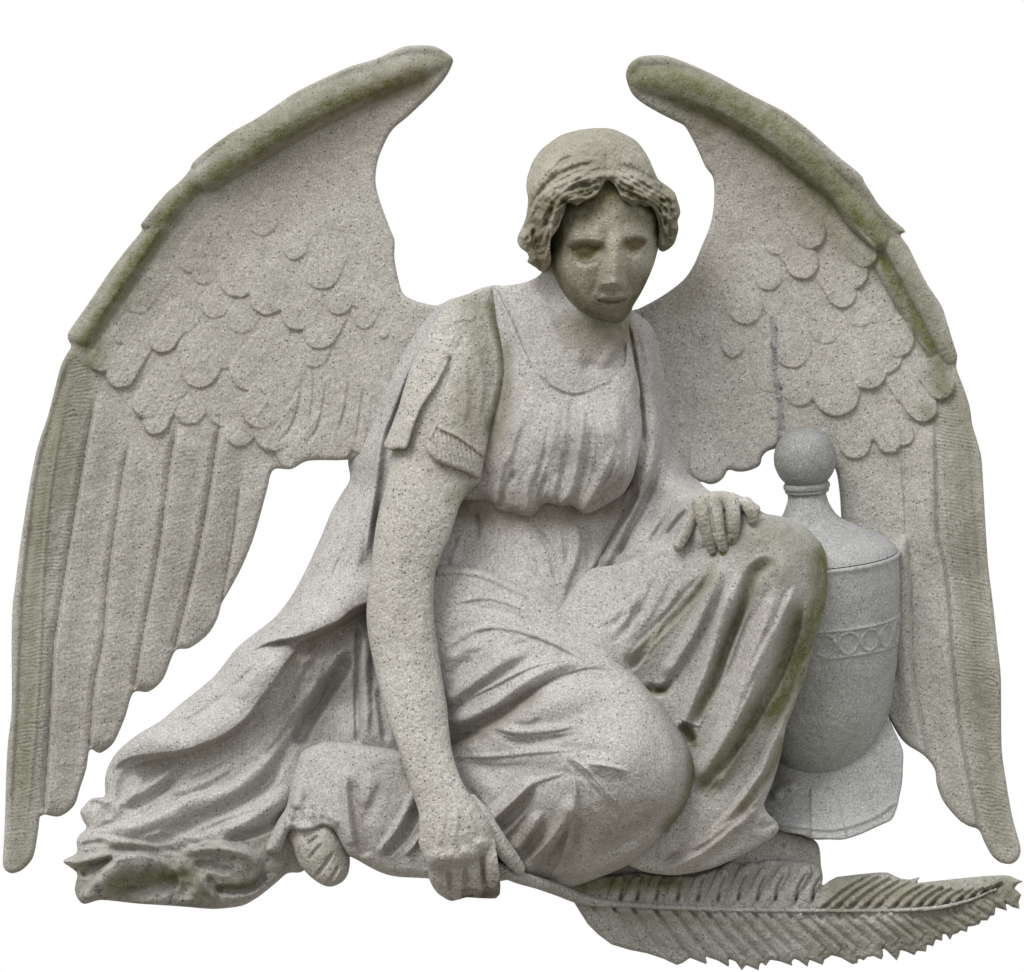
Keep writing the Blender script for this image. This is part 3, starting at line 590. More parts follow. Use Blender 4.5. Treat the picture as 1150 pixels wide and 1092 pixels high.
for l, a, w in [([(505,795),(550,772),(600,748),(650,738)], 5, 4), ([(500,850),(550,850),(600,845),(660,842)], 4, 5), ([(560,915),(600,880),(640,868)], 4, 5), ([(505,715),(560,705),(620,722),(680,755)], 4, 5), ([(500,680),(550,672),(600,690)], 3, 5), ([(540,960),(575,930),(600,900)], 5, 5), ([(600,880),(640,870),(690,880)], -3, 9), ([(520,880),(535,900),(545,930)], -5, 7), ([(655,900),(665,930),(655,965)], -4, 9), ([(680,900),(700,925),(690,960)], -3, 10), ([(530,930),(545,950),(560,975)], 4, 7), ([(720,790),(740,830),(745,870)], -3, 12), ([(560,700),(610,722),(655,750)], -4, 8), ([(520,680),(570,690),(620,712)], -3.5, 7), ([(600,845),(650,842),(700,848)], -3, 8)]: F(l, a, w, w*.7, .3, .3)
s.stain(0, [(778,850),(774,895),(750,930)], 15, .9); s.stain(1, [(500,835),(540,822),(600,780)], 16, .9); s.stain(1, [(575,930),(615,955),(640,930)], 34, .8); s.stain(1, [(680,930),(730,915)], 40, .6); s.stain(1, [(590,900),(560,925)], 20, .5)
sk_a = s.mesh(30)

# skirt over the shin folded behind the hand, with the hem above the foot
SCP = [(338,846),(350,838),(367,833),(385,834),(400,836),(415,838),(432,840),(447,843),(480,850),(510,900),(510,992),(482,987),(467,986),(448,985),(433,982),(417,975),(403,967),(391,960),(384,948),(374,931),(362,927),(350,933),(338,936),(327,931),(321,942),(316,955),(305,958),(297,956),(303,940),(312,922),(322,905),(327,880)]
s = Sheet(SCP, 1.25, R=40)
s.base([(345,855,74),(367,845,80),(400,860,104),(440,865,112),(440,900,112),(410,900,108),(360,900,92),(330,920,82),(312,945,76),(370,925,96),(400,950,100),(440,960,98),(480,975,100),(500,950,104),(430,978,88)])
s.edge(12, 14); s.neg, s.wid = .65, 1.25; F = s.fold
F([(393,870),(396,890),(399,915),(403,940),(410,962)], -10, 9, 7, .2, .05); F([(386,860),(388,890),(390,920),(394,950)], 7, 9, 6, .2, .05)
F([(465,885),(458,905),(448,925),(437,942),(423,960)], 9, 9, 5, .15, .1); F([(472,905),(464,925),(450,945),(432,962)], -11, 5, 10, .1, .1); F([(474,935),(464,950),(453,962)], 6, 4); F([(430,880),(418,905),(408,930)], -5, 8); F([(420,865),(412,890),(408,910)], 3, 9)
F([(322,930),(335,931),(350,932),(365,929),(375,930)], 7, 8, 3, .02, .1); F([(366,915),(376,923),(372,932)], 5, 5); F([(340,880),(330,910),(318,935),(308,955)], 5, 8); F([(335,905),(328,925)], -6, 6); F([(355,850),(350,880),(348,910)], -4, 10)
F([(327,934),(322,946),(318,958)], -7, 4); F([(450,845),(462,870),(474,900)], -6, 8)
s.rough(.55, 1.0); s.stain(2, [(325,918),(340,905),(365,920)], 20, 1.0); s.stain(2, [(368,880)], 10, .8); s.stain(1, [(400,900),(406,950)], 14, .4)
sk_c = s.mesh(15)
build('skirt', [sk_a, sk_b, sk_c], M_gown, statue)

# ================================================================ foot
s = Sheet([(322,925),(372,920),(380,935),(389,950),(393,965),(391,981),(384,991),(372,996),(362,994),(350,986),(342,978),(336,970),(330,955)], 1.0, R=30)
s.base([(330,935,74),(370,935,88),(360,960,96),(375,980,92),(350,975,88),(385,965,80)]); s.edge(15, 20)
for l in [[(345,968),(353,958),(364,946)], [(352,988),(364,974),(376,955)], [(368,994),(376,982),(382,970)]]: s.fold(l, -4, 4, 3)
s.fold([(345,950),(352,944),(358,938)], -5, 4)
s.rough(.6, 1.0); s.stain(2, [(340,955),(352,975)], 16, 1); s.stain(2, [(384,975)], 12, 1); s.stain(0, [(360,960)], 34, .3)
build('foot', [s.mesh(15)], M_arm, statue)

# ================================================================ ground stone under the hem
s = Sheet([(640,960),(800,950),(860,936),(876,930),(890,935),(910,941),(918,947),(921,957),(922,972),(924,988),(918,1000),(908,1010),(860,1016),(760,1016),(660,1008)], 1.4, R=30)
s.base([(650,990,40),(750,980,46),(850,960,52),(900,955,50),(915,985,44),(800,1000,44)]); s.edge(9, 9)
s.rough(.8, 2.2); s.stain(1, [(900,940),(870,935)], 14, .6); s.stain(2, [(880,950),(915,965)], 30, .8)
build('base', [s.mesh(-20)], M_gown, statue)
# ================================================================ bent arm and the fist
AR = [(500,370),(472,410),(454,465),(445,490),(440,510),(433,547),(427,568),(423,587),(419,615),(416,645),(412,677),(412,700),(415,723),(423,760),(433,800),(447,840),(460,883),(470,912),(471,930),(470,947),(474,958),(480,970),(482,987),(486,996),(491,1003),(498,1008),(506,1012),(517,1010),(524,1008),(540,1009),(557,1009),(561,1005),(562,994),
 (560,975),(558,960),(556,945),(551,926),(538,906),(526,890),(517,873),(511,856),(507,840),(504,815),(502,793),(498,770),(495,750),(491,722),(488,700),(487,677),(488,650),(492,633),(497,620),(503,607),(510,588),(517,567),(527,552),(545,535),(555,500),(552,430),(535,375)]
s = Sheet(AR, 1.0, R=30)
s.H[:] = 40
s.tube([(502,430,60,66),(492,520,78,58),(471,590,96,53),(454,645,106,45),(451,690,112,43),(455,730,118,42),(461,770,126,41),(469,810,136,40),(480,850,150,36),(491,880,160,34),(503,906,160,41),(510,932,158,49),(513,955,154,52)], 4, sq=.93)
s.edge(5, 6); F = s.fold
F([(470,600),(462,650),(458,700),(466,760)], -2, 18); F([(452,690),(462,760),(478,830)], 2, 14); F([(520,600),(500,640),(492,660)], -2, 10)
# back of the hand, knuckles, bent fingers
s.H = np.where(s.Y > 966, np.minimum(s.H, 196-(s.Y-966)*.5), s.H)
kn = ss((s.Y-(968-(s.X-480)*.12+np.clip(s.X-525, 0, 99)*-.45))/12)
s.H = s.H-kn*13
for x, y in [(488,962),(505,961),(523,957),(541,947)]: s.bump(x, y, 8, 7, 4.5)
for l in [[(500,900),(497,930),(490,955)], [(512,900),(512,930),(507,953)], [(524,905),(530,925),(536,942)]]: F(l, 2.2, 5)
s.tube([(548,950,176,11),(553,968,178,10),(553,984,170,9),(552,991,163,6)], 3)
s.tube([(531,964,172,11),(534,982,170,9),(535,996,160,8),(535,1003,152,6)], 3)
s.tube([(512,968,166,11),(512,985,162,10),(512,1000,150,9),(513,1004,144,7)], 3)
s.tube([(495,970,160,11),(497,988,154,10),(502,1003,140,8)], 3)
for l in [[(541,958),(543,975),(544,1000)], [(522,970),(523,988),(524,1006)], [(504,974),(505,990),(507,1002)]]: F(l, -6, 3.5, 5, .3, .1)
s.H = np.where((s.Y > 997) & (s.X > 518) & (s.sd < 10), np.minimum(s.H, 140), s.H)
s.rough(.9, 1.1)
s.stain(1, [(495,985),(520,995),(545,985)], 16, .4); s.stain(1, [(520,1008),(560,1004)], 7, 1.3); s.stain(0, [(505,560),(525,550)], 14, .5)
th = Sheet(None, 1.0, tubes=[[(530,899,166,7),(541,914,168,9),(553,935,166,10),(565,953,160,10),(576,967,152,9),(583,975,146,7)]])
th.H[:] = 60; th.tube([(530,899,166,7),(541,914,168,9),(553,935,166,10),(565,953,160,10),(576,967,152,9),(583,975,146,7)], 1); th.rough(.7, .7)
arm = build('arm', [s.mesh(50), th.mesh(70)], M_arm, statue)
arm['label'] = 'straight lowered arm ending in a fist on the palm stem'

# ================================================================ slit sleeve with a ribbed cuff
SL = [(500,339),(494,351),(488,362),(480,374),(474,386),(466,402),(460,416),(453,438),(448,456),(443,470),(440,478),(435,490),(431,500),(436,505),(442,506),(448,504),(454,506),(458,501),(461,492),(468,470),(474,457),(482,445),(490,434),(498,418),(506,402),(503,424),(498,440),(496,448),(493,464),(489,476),(483,486),
 (480,494),(478,502),(481,509),(488,516),(500,522),(512,526),(525,531),(538,537),(541,530),(543,521),(545,512),(548,495),(552,476),(557,462),(562,450),(568,436),(570,424),(570,410),(569,396),(566,384),(562,368),(558,352),(555,336),(552,322),(540,326),(520,332)]
s = Sheet(SL, 1.0, R=30)
s.H[:] = 60
s.tube([(531,340,60,38),(522,384,60,56),(512,430,62,68),(494,500,81,66),(482,545,90,64)], 4, sq=.95)
s.edge(5, 6); F = s.fold
F([(508,398),(500,415),(490,434),(476,456),(466,478)], 3, 3, 8, .2, .1); F([(510,396),(516,388),(524,372)], -2.5, 5); F([(504,404),(498,440),(490,475),(481,495)], 4, 3, 5, .1, .05)
F([(493,480),(500,484),(512,489),(528,500),(538,508),(546,514)], 3, 3, 3, .05, .05)
cuff = s.mask([(490,482),(512,490),(546,514),(540,537),(512,527),(479,508),(482,495)], 4)
u = (s.X*.93+s.Y*-.2+s.X*0)*2*math.pi/4.4; s.H += cuff*np.sin(u)*1.1
for l in [[(545,350),(556,385),(560,420),(550,470)], [(520,400),(525,440),(520,480)], [(535,395),(542,430),(536,475)], [(512,365),(500,395),(480,430)]]: F(l, 2.2, 6)
F([(553,340),(564,380),(568,420)], -3, 5); F([(505,362),(520,358),(535,360)], 2, 4); F([(450,455),(462,468),(470,470)], -1.5, 4); F([(460,430),(470,440)], 1, 8)
s.rough(.9, 1.2)
s.stain(0, [(550,345),(562,380),(568,410),(562,445),(550,480)], 15, .9); s.stain(0, [(530,340),(540,400),(520,470)], 34, .42); s.stain(1, [(520,440),(530,490)], 26, .35); s.stain(0, [(454,506),(440,507)], 6, .9); s.stain(1, [(494,482),(528,501),(545,514)], 5, .9)
build('sleeve', [s.mesh(60)], M_arm, statue)

# ================================================================ hand resting on the knee
FG = [[(786,564,176,9),(789,578,182,9),(793,592,181,8.5),(797,608,177,7),(800,618,172,5.5),(801,622,169,4.5)], [(803,562,179,9),(805,580,184,8.5),(808,598,183,8),(811,612,178,6.5),(813,620,174,5)], [(821,562,181,9),(823,578,186,9),(823,594,184,8),(822,605,179,6.5)],
 [(838,566,180,8),(843,574,186,6.5),(845,584,184,6),(846,591,180,4.5)], [(782,572,168,8),(776,585,167,7.5),(769,600,165,7),(762,612,162,6.5)], [(785,566,160,8),(796,563,170,10),(812,562,174,10.5),(835,567,176,8),(848,572,176,6)]]
s = Sheet(None, .8, tubes=FG); s.H[:] = 100
for t in (5, 4, 3, 2, 1, 0): s.tube(FG[t], 2.0)
for l in [[(795,566),(799,582),(803,602)], [(813,564),(815,582),(817,604)], [(832,566),(834,580)]]: s.fold(l, -4, 2.6, 2.6, .3, .1)
s.rough(.5, .5); s.stain(0, [(785,570),(800,620)], 18, .45); s.stain(0, [(810,565),(822,605)], 18, .5); s.stain(0, [(840,570),(846,592)], 10, .7); s.stain(0, [(801,623),(814,621)], 6, 1.2); s.stain(0, [(822,607)], 6, 1.2)
hand = build('hand', [s.mesh(110)], M_arm, statue)
hand['label'] = 'hand spread on top of the raised knee'

# ================================================================ head
s = Sheet([(600,215),(604,250),(608,275),(612,292),(618,306),(625,318),(634,334),(643,345),(655,353),(670,359),(686,363),(698,361),(706,354),(711,344),(720,329),(727,315),(734,298),(738,284),(743,260),(738,220),(700,190),(640,190)], .8, R=30)
s.H[:] = 70
s.ell(679, 262, 66, 106, 72, 108, 0, 2)
s.edge(9, 10); F = s.fold; B = s.bump
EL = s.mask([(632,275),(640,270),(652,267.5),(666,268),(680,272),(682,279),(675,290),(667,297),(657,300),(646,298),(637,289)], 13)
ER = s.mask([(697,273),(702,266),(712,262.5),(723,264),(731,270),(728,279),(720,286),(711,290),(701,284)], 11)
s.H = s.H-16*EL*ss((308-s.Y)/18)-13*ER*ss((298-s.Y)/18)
B(676, 280, 6, 8, -5, 20); B(701, 277, 4, 7, -4)
B(655, 284, 18, 12, 8, 8); B(712, 275, 12, 10, 6.5, -6)
F([(638,286),(646,293.5),(657,297),(668,294),(676,287)], -3.2, 3, 5.5, .3, .3); F([(701,281),(711,287.5),(722,283)], -2.8, 3, 5, .3, .3)
F([(630,272),(640,266),(653,263),(668,264),(681,270)], .8, 12, 3.4, .3, .3); F([(697,267),(706,260),(718,258.5),(731,264)], .7, 10, 3.2, .3, .3)
D_, S_, T_ = s.near([(694,254),(693,270),(692,288),(691,305),(690,322)], 24)
u_ = np.clip(D_/np.where(S_ < 0, 7+9*T_, 9+13*T_), 0, 1)
s.H = s.H+(3+22*T_)*ss(T_*4)*(1-u_**1.8)**1.5*ss((328-s.Y)/10.0)
B(689, 317, 8, 6, 4); B(678, 318, 5, 4, 2.5); B(700, 317, 4, 4, 2); B(682, 325, 4.5, 2.6, -4); B(695, 325, 3.5, 2.6, -3.5)
B(688, 330, 4, 5, -2.5); F([(673,314),(667,324),(664,332)], -1.6, 7, 7, .3, .3); F([(703,313),(708,322),(710,330)], -1.4, 6, 6, .3, .3)
F([(670,336),(679,333.5),(687,334.5),(695,332.5),(704,334)], 3.2, 4.5, 2.4, .3, .3); F([(667,337),(677,338),(687,339.5),(698,338),(707,335)], -7, 2.6, 2.8, .2, .2); F([(674,343.5),(687,345.5),(700,342)], 2.8, 4, 4.5, .3, .3)
B(687, 351, 12, 3, -3.5); B(688, 358, 12, 6, 5); B(687, 337, 17, 13, 5); B(634, 303, 16, 20, 4); B(720, 304, 11, 18, 4); B(690, 236, 24, 22, 1.5)
s.rough(.7, .9)
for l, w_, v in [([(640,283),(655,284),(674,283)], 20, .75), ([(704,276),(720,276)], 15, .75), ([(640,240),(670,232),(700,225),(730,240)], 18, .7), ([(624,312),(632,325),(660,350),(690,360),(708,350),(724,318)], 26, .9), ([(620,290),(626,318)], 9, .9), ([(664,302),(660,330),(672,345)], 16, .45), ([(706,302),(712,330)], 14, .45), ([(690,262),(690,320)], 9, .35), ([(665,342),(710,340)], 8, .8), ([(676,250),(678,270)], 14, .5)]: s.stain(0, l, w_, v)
s.stain(0, [(680,300)], 95, .34); s.stain(0, [(625,225),(660,228),(690,212),(735,235)], 24, 1.25)  # last stroke: hair's cast shadow on the forehead, painted in the moss channel
s.stain(1, [(645,272),(660,271),(676,276)], 9, .8); s.col[..., 0] = np.maximum(s.col[..., 0], np.maximum(EL, ER)*1.5); s.col[..., 1] = np.maximum(s.col[..., 1], np.maximum(EL, ER)*.15); s.stain(0, [(630,248),(650,246),(672,236)], 26, .85); s.stain(0, [(705,240),(738,250)], 26, .85); s.stain(0, [(664,305),(664,328)], 13, .4); s.stain(0, [(707,300),(712,326)], 13, .4); s.stain(1, [(704,273),(719,272)], 11, 1.2);  s.stain(0, [(618,232),(628,262),(622,280)], 16, 1.3); s.stain(0, [(740,235),(738,262)], 10, 1.2); s.stain(0, [(630,330),(660,345),(705,345)], 24, .5); s.stain(1, [(672,337),(702,337)], 6, .8); s.stain(1, [(650,230),(690,222)], 12, .6)  # EL/ER and temple strokes: shade of sockets and hair baked into stain colour
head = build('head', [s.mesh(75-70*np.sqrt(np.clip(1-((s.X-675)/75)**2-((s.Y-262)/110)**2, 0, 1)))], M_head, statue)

HR = [(591,210),(592,200),(595,190),(599,180),(608,168),(618,160),(630,152),(646,147),(658,145),(672,144),(688,145),(702,151),(714,158),(721,166),(727,175),(733,188),(739,201),(745,206),(752,211),(758,217),(761,226),(763,232),(764,240),(761,248),(762,257),(760,266),(757,274),(751,280),(744,283),(740,281),(739,272),(740,260),(739,250),
 (736,240),(731,232),(724,232),(718,229),(712,232),(704,227),(698,223),(694,214),(689,207),(684,203),(680,204),(676,211),(671,218),(664,223),(656,226),(648,231),(641,228),(637,228),(634,238),(630,248),(627,256),(623,262),(619,268),(618,280),(619,292),(616,301),(609,306),(602,301),(592,294),(594,289),(592,284),(585,279),(581,272),(582,264),(586,256),(590,246),(592,236),(593,224)]
s = Sheet(HR, .8, R=30)
s.H[:] = 85
s.ell(668, 240, 84, 100, 76, 116, 0, 4); s.ell(748, 246, 22, 42, 92, 42, 0, 8); s.ell(602, 262, 24, 46, 92, 44, 0, 8)
s.edge(8, 9); F = s.fold; B = s.bump
F([(593,226),(600,210),(609,198),(620,187),(628,178),(638,174),(648,175)], 5, 8, 4, .1, .2); F([(602,222),(612,208),(622,198),(630,186)], -5, 5, 6)
F([(638,212),(640,204),(648,198),(658,200),(662,206)], 5, 5, 5); F([(640,214),(650,207),(660,208)], -4, 4)
F([(652,190),(670,186),(688,188)], 2, 7, 5); F([(690,190),(708,196),(722,204)], -2, 6)
F([(610,228),(625,214),(645,205),(665,200),(681,196)], 5, 9, 8, .1, .1); F([(681,196),(696,204),(708,214),(722,218),(738,222)], 5, 8, 8, .1, .1)
F([(681,160),(682,180),(682,202)], -2, 4)
def guides(a, b, n, amp):
    A_ = cr(a, False, 5); B_ = cr(b, False, 5)
    m = 14; A_ = A_[np.linspace(0, len(A_)-1, m).astype(int)]; B_ = B_[np.linspace(0, len(B_)-1, m).astype(int)]
    for k in range(n):
        t = (k+.5)/n; c = A_*(1-t)+B_*t; w_ = np.sin(np.linspace(0, 9, m)+k*1.3)[:, None]*2.8
        c = c+w_; F([tuple(q) for q in c], amp*cur.uniform(.7, 1.3), 3.6, 3.4, .2, .15)
        c2 = c+(B_-A_)/n*.5; F([tuple(q) for q in c2], -amp*cur.uniform(.35, .7), 2.6, 2.6, .25, .2)
cur = np.random.default_rng(5)
guides([(680,204),(664,221),(645,229),(632,242),(620,264),(612,296)], [(676,186),(650,190),(622,205),(604,226),(592,252),(590,280)], 5, 3.6)
guides([(685,204),(698,221),(718,229),(736,238),(744,262),(744,280)], [(690,186),(712,194),(736,208),(755,222),(762,244),(757,270)], 5, 3.6)
F([(676,184),(650,187),(622,201),(602,222),(592,246)], -4, 4, 4, .2, .2); F([(690,184),(714,192),(738,204)], -3.5, 4, 4, .2, .2)
F([(674,178),(648,181),(618,196),(598,216)], 3, 6, 4, .2, .2); F([(692,178),(718,186),(734,198)], 2.5, 6, 4, .2, .2)
for l in [[(618,226),(612,240),(604,254)], [(628,226),(622,240),(614,252)]]: F(l, 7, 5)
for l in [[(623,230),(617,243),(610,256)], [(634,232),(628,245),(620,258)]]: F(l, -7, 3.5)
F([(596,262),(602,270),(608,285)], -6, 4); F([(590,262),(588,270),(594,280)], 4, 5); F([(598,240),(602,256),(604,266)], -5, 6)
cur = np.random.default_rng(11)
for x, y in [(648,222),(656,218),(665,214),(672,208),(640,222),(690,212),(696,219),(704,221),(712,225),(720,222),(727,227),(714,214),(724,212),(734,214),(742,218),(750,222),(740,228),(748,232),(756,234),(744,242),(752,246),(757,256),(748,262),(754,268),(745,272),(730,206),(718,203),(706,208),(757,224)]:
    B(x+cur.uniform(-1, 1), y, 5.5, 4.5, 6, cur.uniform(0, 90))
fr = s.mask([(585,235),(640,200),(682,190),(740,195),(775,230),(760,295),(735,285),(730,235),(640,235),(610,315),(575,300)], 10)
s.H += fr*(vnoise(s.X, s.Y, 5, 12)*7+vnoise(s.X, s.Y, 11, 13)*8)+(1-fr)*vnoise(s.X*.5+s.Y*.2, s.Y, 7, 14)*2.2
s.rough(2.6, 2.6)
s.stain(0, [(610,232),(640,225),(680,205),(720,225),(745,235),(752,265)], 20, .95); s.stain(0, [(745,215),(758,250),(748,276)], 22, .8); s.stain(0, [(600,250),(604,290)], 22, .8); s.stain(0, [(720,190),(735,215)], 26, .5); s.stain(0, [(670,180)], 80, .5); s.stain(2, [(640,190),(700,180)], 60, .4)
s.stain(1, [(612,262),(610,298)], 16, .9)
build('hair', [s.mesh(68-90*np.sqrt(np.clip(1-((s.X-668)/84)**2-((s.Y-240)/100)**2, 0, 1)))], M_head, head)
# ================================================================ urn
urn = empty('funerary_urn', 925, 940, 60, label='grey granite lidded urn with a ball finial standing behind the raised knee', category='urn')
def lathe(name, prof, nseg=220, hs=1.2, disp=None, mat=M_urn, stains=None, Z0=14, cap=True):
    """prof: (height below the finial centre, radius) along the urn's leaning axis"""
    P = cr(prof, False, hs); n = len(P)
    th = np.linspace(0, 2*math.pi, nseg, endpoint=False)
    h, t = np.meshgrid(P[:, 0], th, indexing='ij'); r = np.meshgrid(P[:, 1], th, indexing='ij')[0]
    if disp is not None: r = r+disp(h, t, r)
    lx = r*np.sin(t); ld = r*np.cos(t); up = -h
    tau = math.radians(9.5); U = up*math.cos(tau)-ld*math.sin(tau); Dp = ld*math.cos(tau)+(up+180)*math.sin(tau)*.5
    a = math.radians(-3.6); x = 904+lx*math.cos(a)+U*math.sin(a); y = 515-(U*math.cos(a)-lx*math.sin(a))
    v = world(x.ravel(), y.ravel(), (Z0+Dp).ravel())
    i = np.arange(n-1)[:, None]*nseg; j = np.arange(nseg)[None]; k = (j+1) % nseg
    q = np.stack([(i+j).ravel(), (i+k).ravel(), (i+nseg+k).ravel(), (i+nseg+j).ravel()], 1)
    c = np.zeros((len(v), 3))
    if stains is not None: c = stains(x.ravel(), y.ravel(), h.ravel(), t.ravel())
    return build(name, [(v, q[:, ::-1], c)], mat, urn)
def nz(h, t, r): return vnoise(t*60, h, 5, 21)*.8+vnoise(t*60, h, 18, 22)*1.4
M_ball = stone('finial_stone', (.20, .20, .195), (.29, .29, .285), .6, .6, polish=.2)
ball = [(-34.9,.1),(-34.5,5),(-33,12),(-29,20),(-24,26),(-17,31),(-8,34.4),(0,35.2),(8,34.4),(17,31),(23,27),(27,23),(29,20)]
lathe('finial', ball, 160, 1.0, lambda h, t, r: nz(h, t, r)*.5, M_ball)
lathe('collar', [(26,19),(27,24),(29,25.8),(31,26.4),(33.5,26),(35,24.6),(36,25),(38,24.5),(39.5,22),(40,17)], 160, .8, None, M_ball)
lathe('lid', [(37,18),(39,21),(44,21.5),(50,23),(57,26),(64,30),(70,36),(77,47),(84,60),(91,74),(98,86),(104,93),(109,96.5),(111,97.5)], 220, 1.2, lambda h, t, r: nz(h, t, r)*.8, M_urn,
      lambda x, y, h, t: np.stack([0*x, 0*x, .4*ss((100-h)/40)], -1))
def band(h, t, r):
    d = nz(h, t, r)*.6
    for l in (183.5, 214): d = d+1.6*np.exp(-((h-l)/1.4)**2)
    c = (t*95+6) % 29.0-14.5; q = np.hypot(c, (h-199))
    return d+2.0*np.exp(-((q-12.2)/1.4)**2)*(np.abs(h-199) < 15)-.6*((h > 184) & (h < 213))
lathe('body', [(112,97),(113,99.8),(116,100.4),(118,99.2),(124,98.4),(150,97.5),(180,95.5),(200,93.5),(220,91),(245,87.5),(270,83),(290,78),(310,71),(328,62),(342,52),(353,42),(362,30),(367,18),(369,6),(369.5,.1)], 560, 1.2, band, M_urn)
s = Sheet([(835,900),(850,850),(870,820),(960,800),(980,790),(996,803),(1005,822),(1014,843),(1014,862),(1013,880),(1010,895),(1008,905),(1005,914),(1001,921),(991,926),(980,931),(964,938),(947,943),(930,943),(914,943),(900,938),(875,932),(862,915)], 1.25, R=30)
s.base([(860,890,30),(882,880,40),(910,885,50),(940,885,50),(975,850,40),(1000,830,30),(1010,880,44),(995,915,60),(950,930,82),(914,930,80),(880,925,66),(860,905,40)]); s.edge(3, 3)
s.fold([(911,886),(911,915),(912,943)], 4, 22, 1.6, .02, .02); s.fold([(938,886),(944,915),(951,943)], 4, 2, 22, .02, .02)
s.fold([(868,925),(900,928),(930,931),(954,927),(985,915),(1005,900)], 4, 6, 5, .02, .02); s.fold([(866,900),(880,885),(897,882)], 6, 8)
s.fold([(975,835),(985,860),(1000,880)], -2, 10)
s.rough(.5, 1.2); s.stain(1, [(868,870),(885,880)], 14, 1.0); s.stain(1, [(908,938),(912,942)], 8, 1.2)
build('plinth', [s.mesh(-20)], M_urn, urn)

# ================================================================ palm frond
palm = empty('palm_frond', 790, 1085, 60, label='carved stone palm frond lying under the hem, its stem held in the fist', category='palm frond')
LO = [(630,996),(643,1011),(651,1024),(660,1038),(672,1050),(687,1061),(707,1067),(727,1071),(745,1077),(760,1084),(766,1082),(775,1076),(793,1083),(794,1081),(792,1074),(797,1076),(806,1079),(818,1086),(819,1083),(818,1077),(826,1080),(833,1090),(838,1084),(852,1090),(853,1084),(855,1081),(860,1085),(865,1078),(876,1080),(890,1085),(889,1080),(892,1077),(897,1079),(907,1086),(909,1078),
 (924,1084),(926,1078),(934,1073),(945,1076),(957,1083),(963,1082),(964,1076),(970,1079),(974,1075),(981,1074),(990,1078),(992,1074),(991,1064),(996,1068),(1007,1079),(1010,1073),(1011,1067),(1018,1069),(1027,1073),(1030,1068),(1040,1069),(1041,1061),(1048,1063),(1051,1055),(1058,1057),(1059,1048),(1063,1050),(1067,1056),(1070,1050),(1076,1048),(1079,1045),(1086,1047),(1087,1041),(1094,1040),(1100,1038),(1102,1034),(1109,1034),(1112,1029),(1117,1028),(1118,1019),(1124,1021),(1131,1023),
 (1129,1014),(1137,1019),(1145,1021),(1144,1013),(1147,1005),(1143,1001),(1139,998),(1143,993),(1149,990),(1141,987),(1135,984),(1127,983),(1105,984),(1084,986),(1055,989),(1029,992),(1033,985),(1022,988),(1012,987),(1003,983),(997,980),(985,980),(965,982),(940,985),(932,989),(924,995),(922,988),(922,975),(914,970),(905,968),
 (895,968),(885,966),(873,966),(860,965),(851,970),(843,968),(833,972),(820,967),(808,974),(800,977),(780,984),(750,984),(717,980),(680,984),(660,986),(640,990)]
s = Sheet(LO, 1.0, smooth=False, R=26)
s.base([(640,1005,66),(700,1015,62),(800,1020,60),(900,1022,60),(1000,1022,56),(1100,1008,50),(1145,1000,44),(700,990,56),(800,975,60),(900,975,58),(920,990,56),(760,1075,44),(850,1080,44),(950,1070,42),(1050,1050,40),(1120,1020,42),(1000,985,44),(1090,988,40),(700,1050,50)])
s.edge(4.5, 5); F = s.fold
rib = cr([(640,1006),(667,1013),(700,1015),(740,1018),(787,1021),(840,1022),(900,1023),(950,1022),(1000,1022),(1050,1020),(1080,1014),(1105,1006),(1130,993)], False, 1.0)
jr = np.random.default_rng(4)
x = 662.
while x < 1118:                                           # lower leaflets
    i = int(np.argmin(abs(rib[:, 0]-x))); p = rib[i]; f = (x-640)/490
    d = np.array([.52+.33*f, .85-.3*f]); L = 78*(1-f)**.55+14; L *= jr.uniform(.9, 1.05); q = p+d*L
    m = p+d*L*.5+np.array([-3, 2])*(1-f)
    am = jr.uniform(1.6, 3.6)*(.5 if x < 700 else 1)
    F([q, m, p], am, 15, 2.0, .02, .05); F([q+d*2, m+np.array([1, 0]), p], -am*.9, 1.8, 5, .02, .02)
    s.bump(p[0]+5, p[1]+7, 2.2, jr.uniform(4, 8), -jr.uniform(4, 9)*(1-.4*f), -30-15*f)
    F([q*.35+p*.65+np.array([5, -3]), p+d*L*.8+np.array([7, -4])], 1.3, 5, 5, .3, .3)
    x += jr.uniform(17, 27)*(1-.35*f)
x = 690.
while x < 925:                                            # upper leaflets lying over the stone under the hem
    f = (x-690)/235; tip = (x+8+16*f, 982-14*f+jr.uniform(-2, 3)); p = (x-4, 1014)
    an = math.degrees(math.atan2(tip[1]-p[1], tip[0]-p[0])); s.feather(tip[0], tip[1], an, math.hypot(tip[0]-p[0], tip[1]-p[1])+6, 19, jr.uniform(5, 8), 3)
    s.bump(x+7, 1009, 2.2, jr.uniform(4, 9), -jr.uniform(3, 8), 18); F([(x+6, 1012), (x+9, 996), (x+14+6*f, 980)], -5, 2.4, 2.4, .05, .3)
    x += jr.uniform(18, 24)
x = 920.
while x < 1122:                                           # upper leaflets at the free end
    i = int(np.argmin(abs(rib[:, 0]-x))); p = rib[i]; f = (x-920)/200; L = 56*(1-f)+14
    d = np.array([.80, -.58-.1*f]); q = p+d*L; m = p+d*L*.5+np.array([-2, -2])
    F([q, m, p], jr.uniform(2, 4), 2.0, 13, .02, .05); F([q, m, p], -3, 6, 1.6, .02, .02)
    s.bump(p[0]+6, p[1]-5, 6, 2.2, -6, -38)
    x += jr.uniform(15, 21)*(1-.3*f)
s.rough(1.0, 1.6)
s.stain(0, [(940,1000),(1010,1005),(1080,1005),(1140,1000)], 34, .62); s.stain(0, [(1000,1050),(1060,1040),(1110,1020)], 40, .5); s.stain(0, [(930,1060),(960,1050)], 40, .4); s.stain(0, [(655,995),(700,992),(760,992)], 16, 1.0); s.stain(0, [(700,1030),(800,1036),(900,1040)], 14, .35)
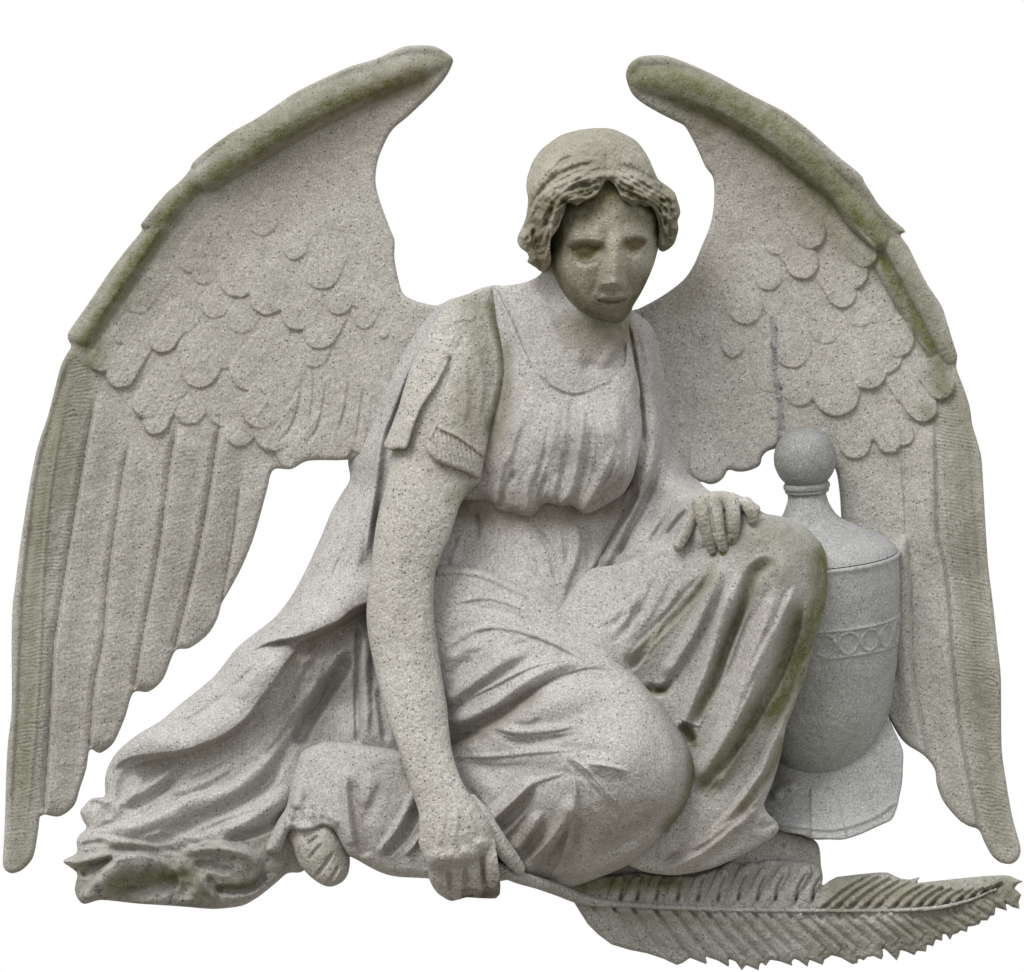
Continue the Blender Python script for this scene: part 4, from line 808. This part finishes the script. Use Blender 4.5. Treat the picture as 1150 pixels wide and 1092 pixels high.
s.stain(1, [(950,1010),(1050,1010)], 24, .4)
build('leaflets', [s.mesh(5)], M_frond, palm)
ST = [(556,974,142,8),(570,980,138,8),(585,986,128,7.5),(605,992,112,7),(628,1000,92,7),(648,1008,76,6.5),(672,1014,69,5),(700,1016,63,3.4),(787,1021,61,2.8),(900,1023,60,2.5),(983,1023,56,2.3),(1050,1020,55,2.4),(1090,1011,51,2),(1118,999,48,1.6)]
s = Sheet(None, 1.0, tubes=[ST]); s.H[:] = 10; s.tube(ST, 1.0); s.rough(1.4, 1.6); s.stain(0, [(930,1023),(1110,1003)], 9, .6)
build('stem', [s.mesh(30)], M_frond, palm)
# ================================================================ light, world, camera
w = bpy.data.worlds.new('World'); bpy.context.scene.world = w; w.use_nodes = True
nt = w.node_tree; N = nt.nodes; L = nt.links
bg = N['Background']; tc = N.new('ShaderNodeTexCoord'); sx = N.new('ShaderNodeSeparateXYZ'); L.new(tc.outputs['Generated'], sx.inputs[0])
# overcast: bright cloud overhead, dim leafy ground half, plain white behind the statue
up = N.new('ShaderNodeValToRGB'); mr = N.new('ShaderNodeMapRange'); mr.inputs[1].default_value = -1; L.new(sx.outputs[2], mr.inputs[0]); L.new(mr.outputs[0], up.inputs[0])
e = up.color_ramp.elements
e[0].position = 0; e[0].color = (.27, .25, .20, 1); e[1].position = 1; e[1].color = (1.4, 1.44, 1.5, 1)
for p, c in ((.42, (.39, .37, .31, 1)), (.52, (.68, .68, .65, 1)), (.72, (1.12, 1.14, 1.17, 1))):
    k = e.new(p); k.color = c
fr = N.new('ShaderNodeMapRange'); fr.inputs[1].default_value = .25; fr.inputs[2].default_value = .55; L.new(sx.outputs[1], fr.inputs[0])
mx = N.new('ShaderNodeMix'); mx.data_type = 'RGBA'; L.new(fr.outputs[0], mx.inputs[0]); L.new(up.outputs[0], mx.inputs[6]); mx.inputs[7].default_value = (1, 1, 1, 1)
L.new(mx.outputs[2], bg.inputs[0]); bg.inputs[1].default_value = 1.0
sd = bpy.data.lights.new('sun', 'SUN'); sd.energy = SUN if 'SUN' in globals() else 2.1; sd.angle = math.radians(24); sd.color = (1, .985, .95)
so = bpy.data.objects.new('sun', sd); C.objects.link(so)
from mathutils import Vector
so.rotation_euler = Vector((.42, .62, -.78)).to_track_quat('-Z', 'Y').to_euler()
cd = bpy.data.cameras.new('camera'); cam = bpy.data.objects.new('camera', cd); C.objects.link(cam)
cam.location = (0, -DC*SC, (BOT-CY)*SC); cam.rotation_euler = (math.pi/2, 0, 0)
cd.sensor_width = 36; cd.lens = 36*DC/1150; cd.clip_end = 100; cd.clip_start = .1
sc = bpy.context.scene; sc.camera = cam
sc.view_settings.view_transform = 'Standard'; sc.view_settings.look = 'None'; sc.view_settings.exposure = 0; sc.view_settings.gamma = 1
sc.view_settings.use_curve_mapping = False
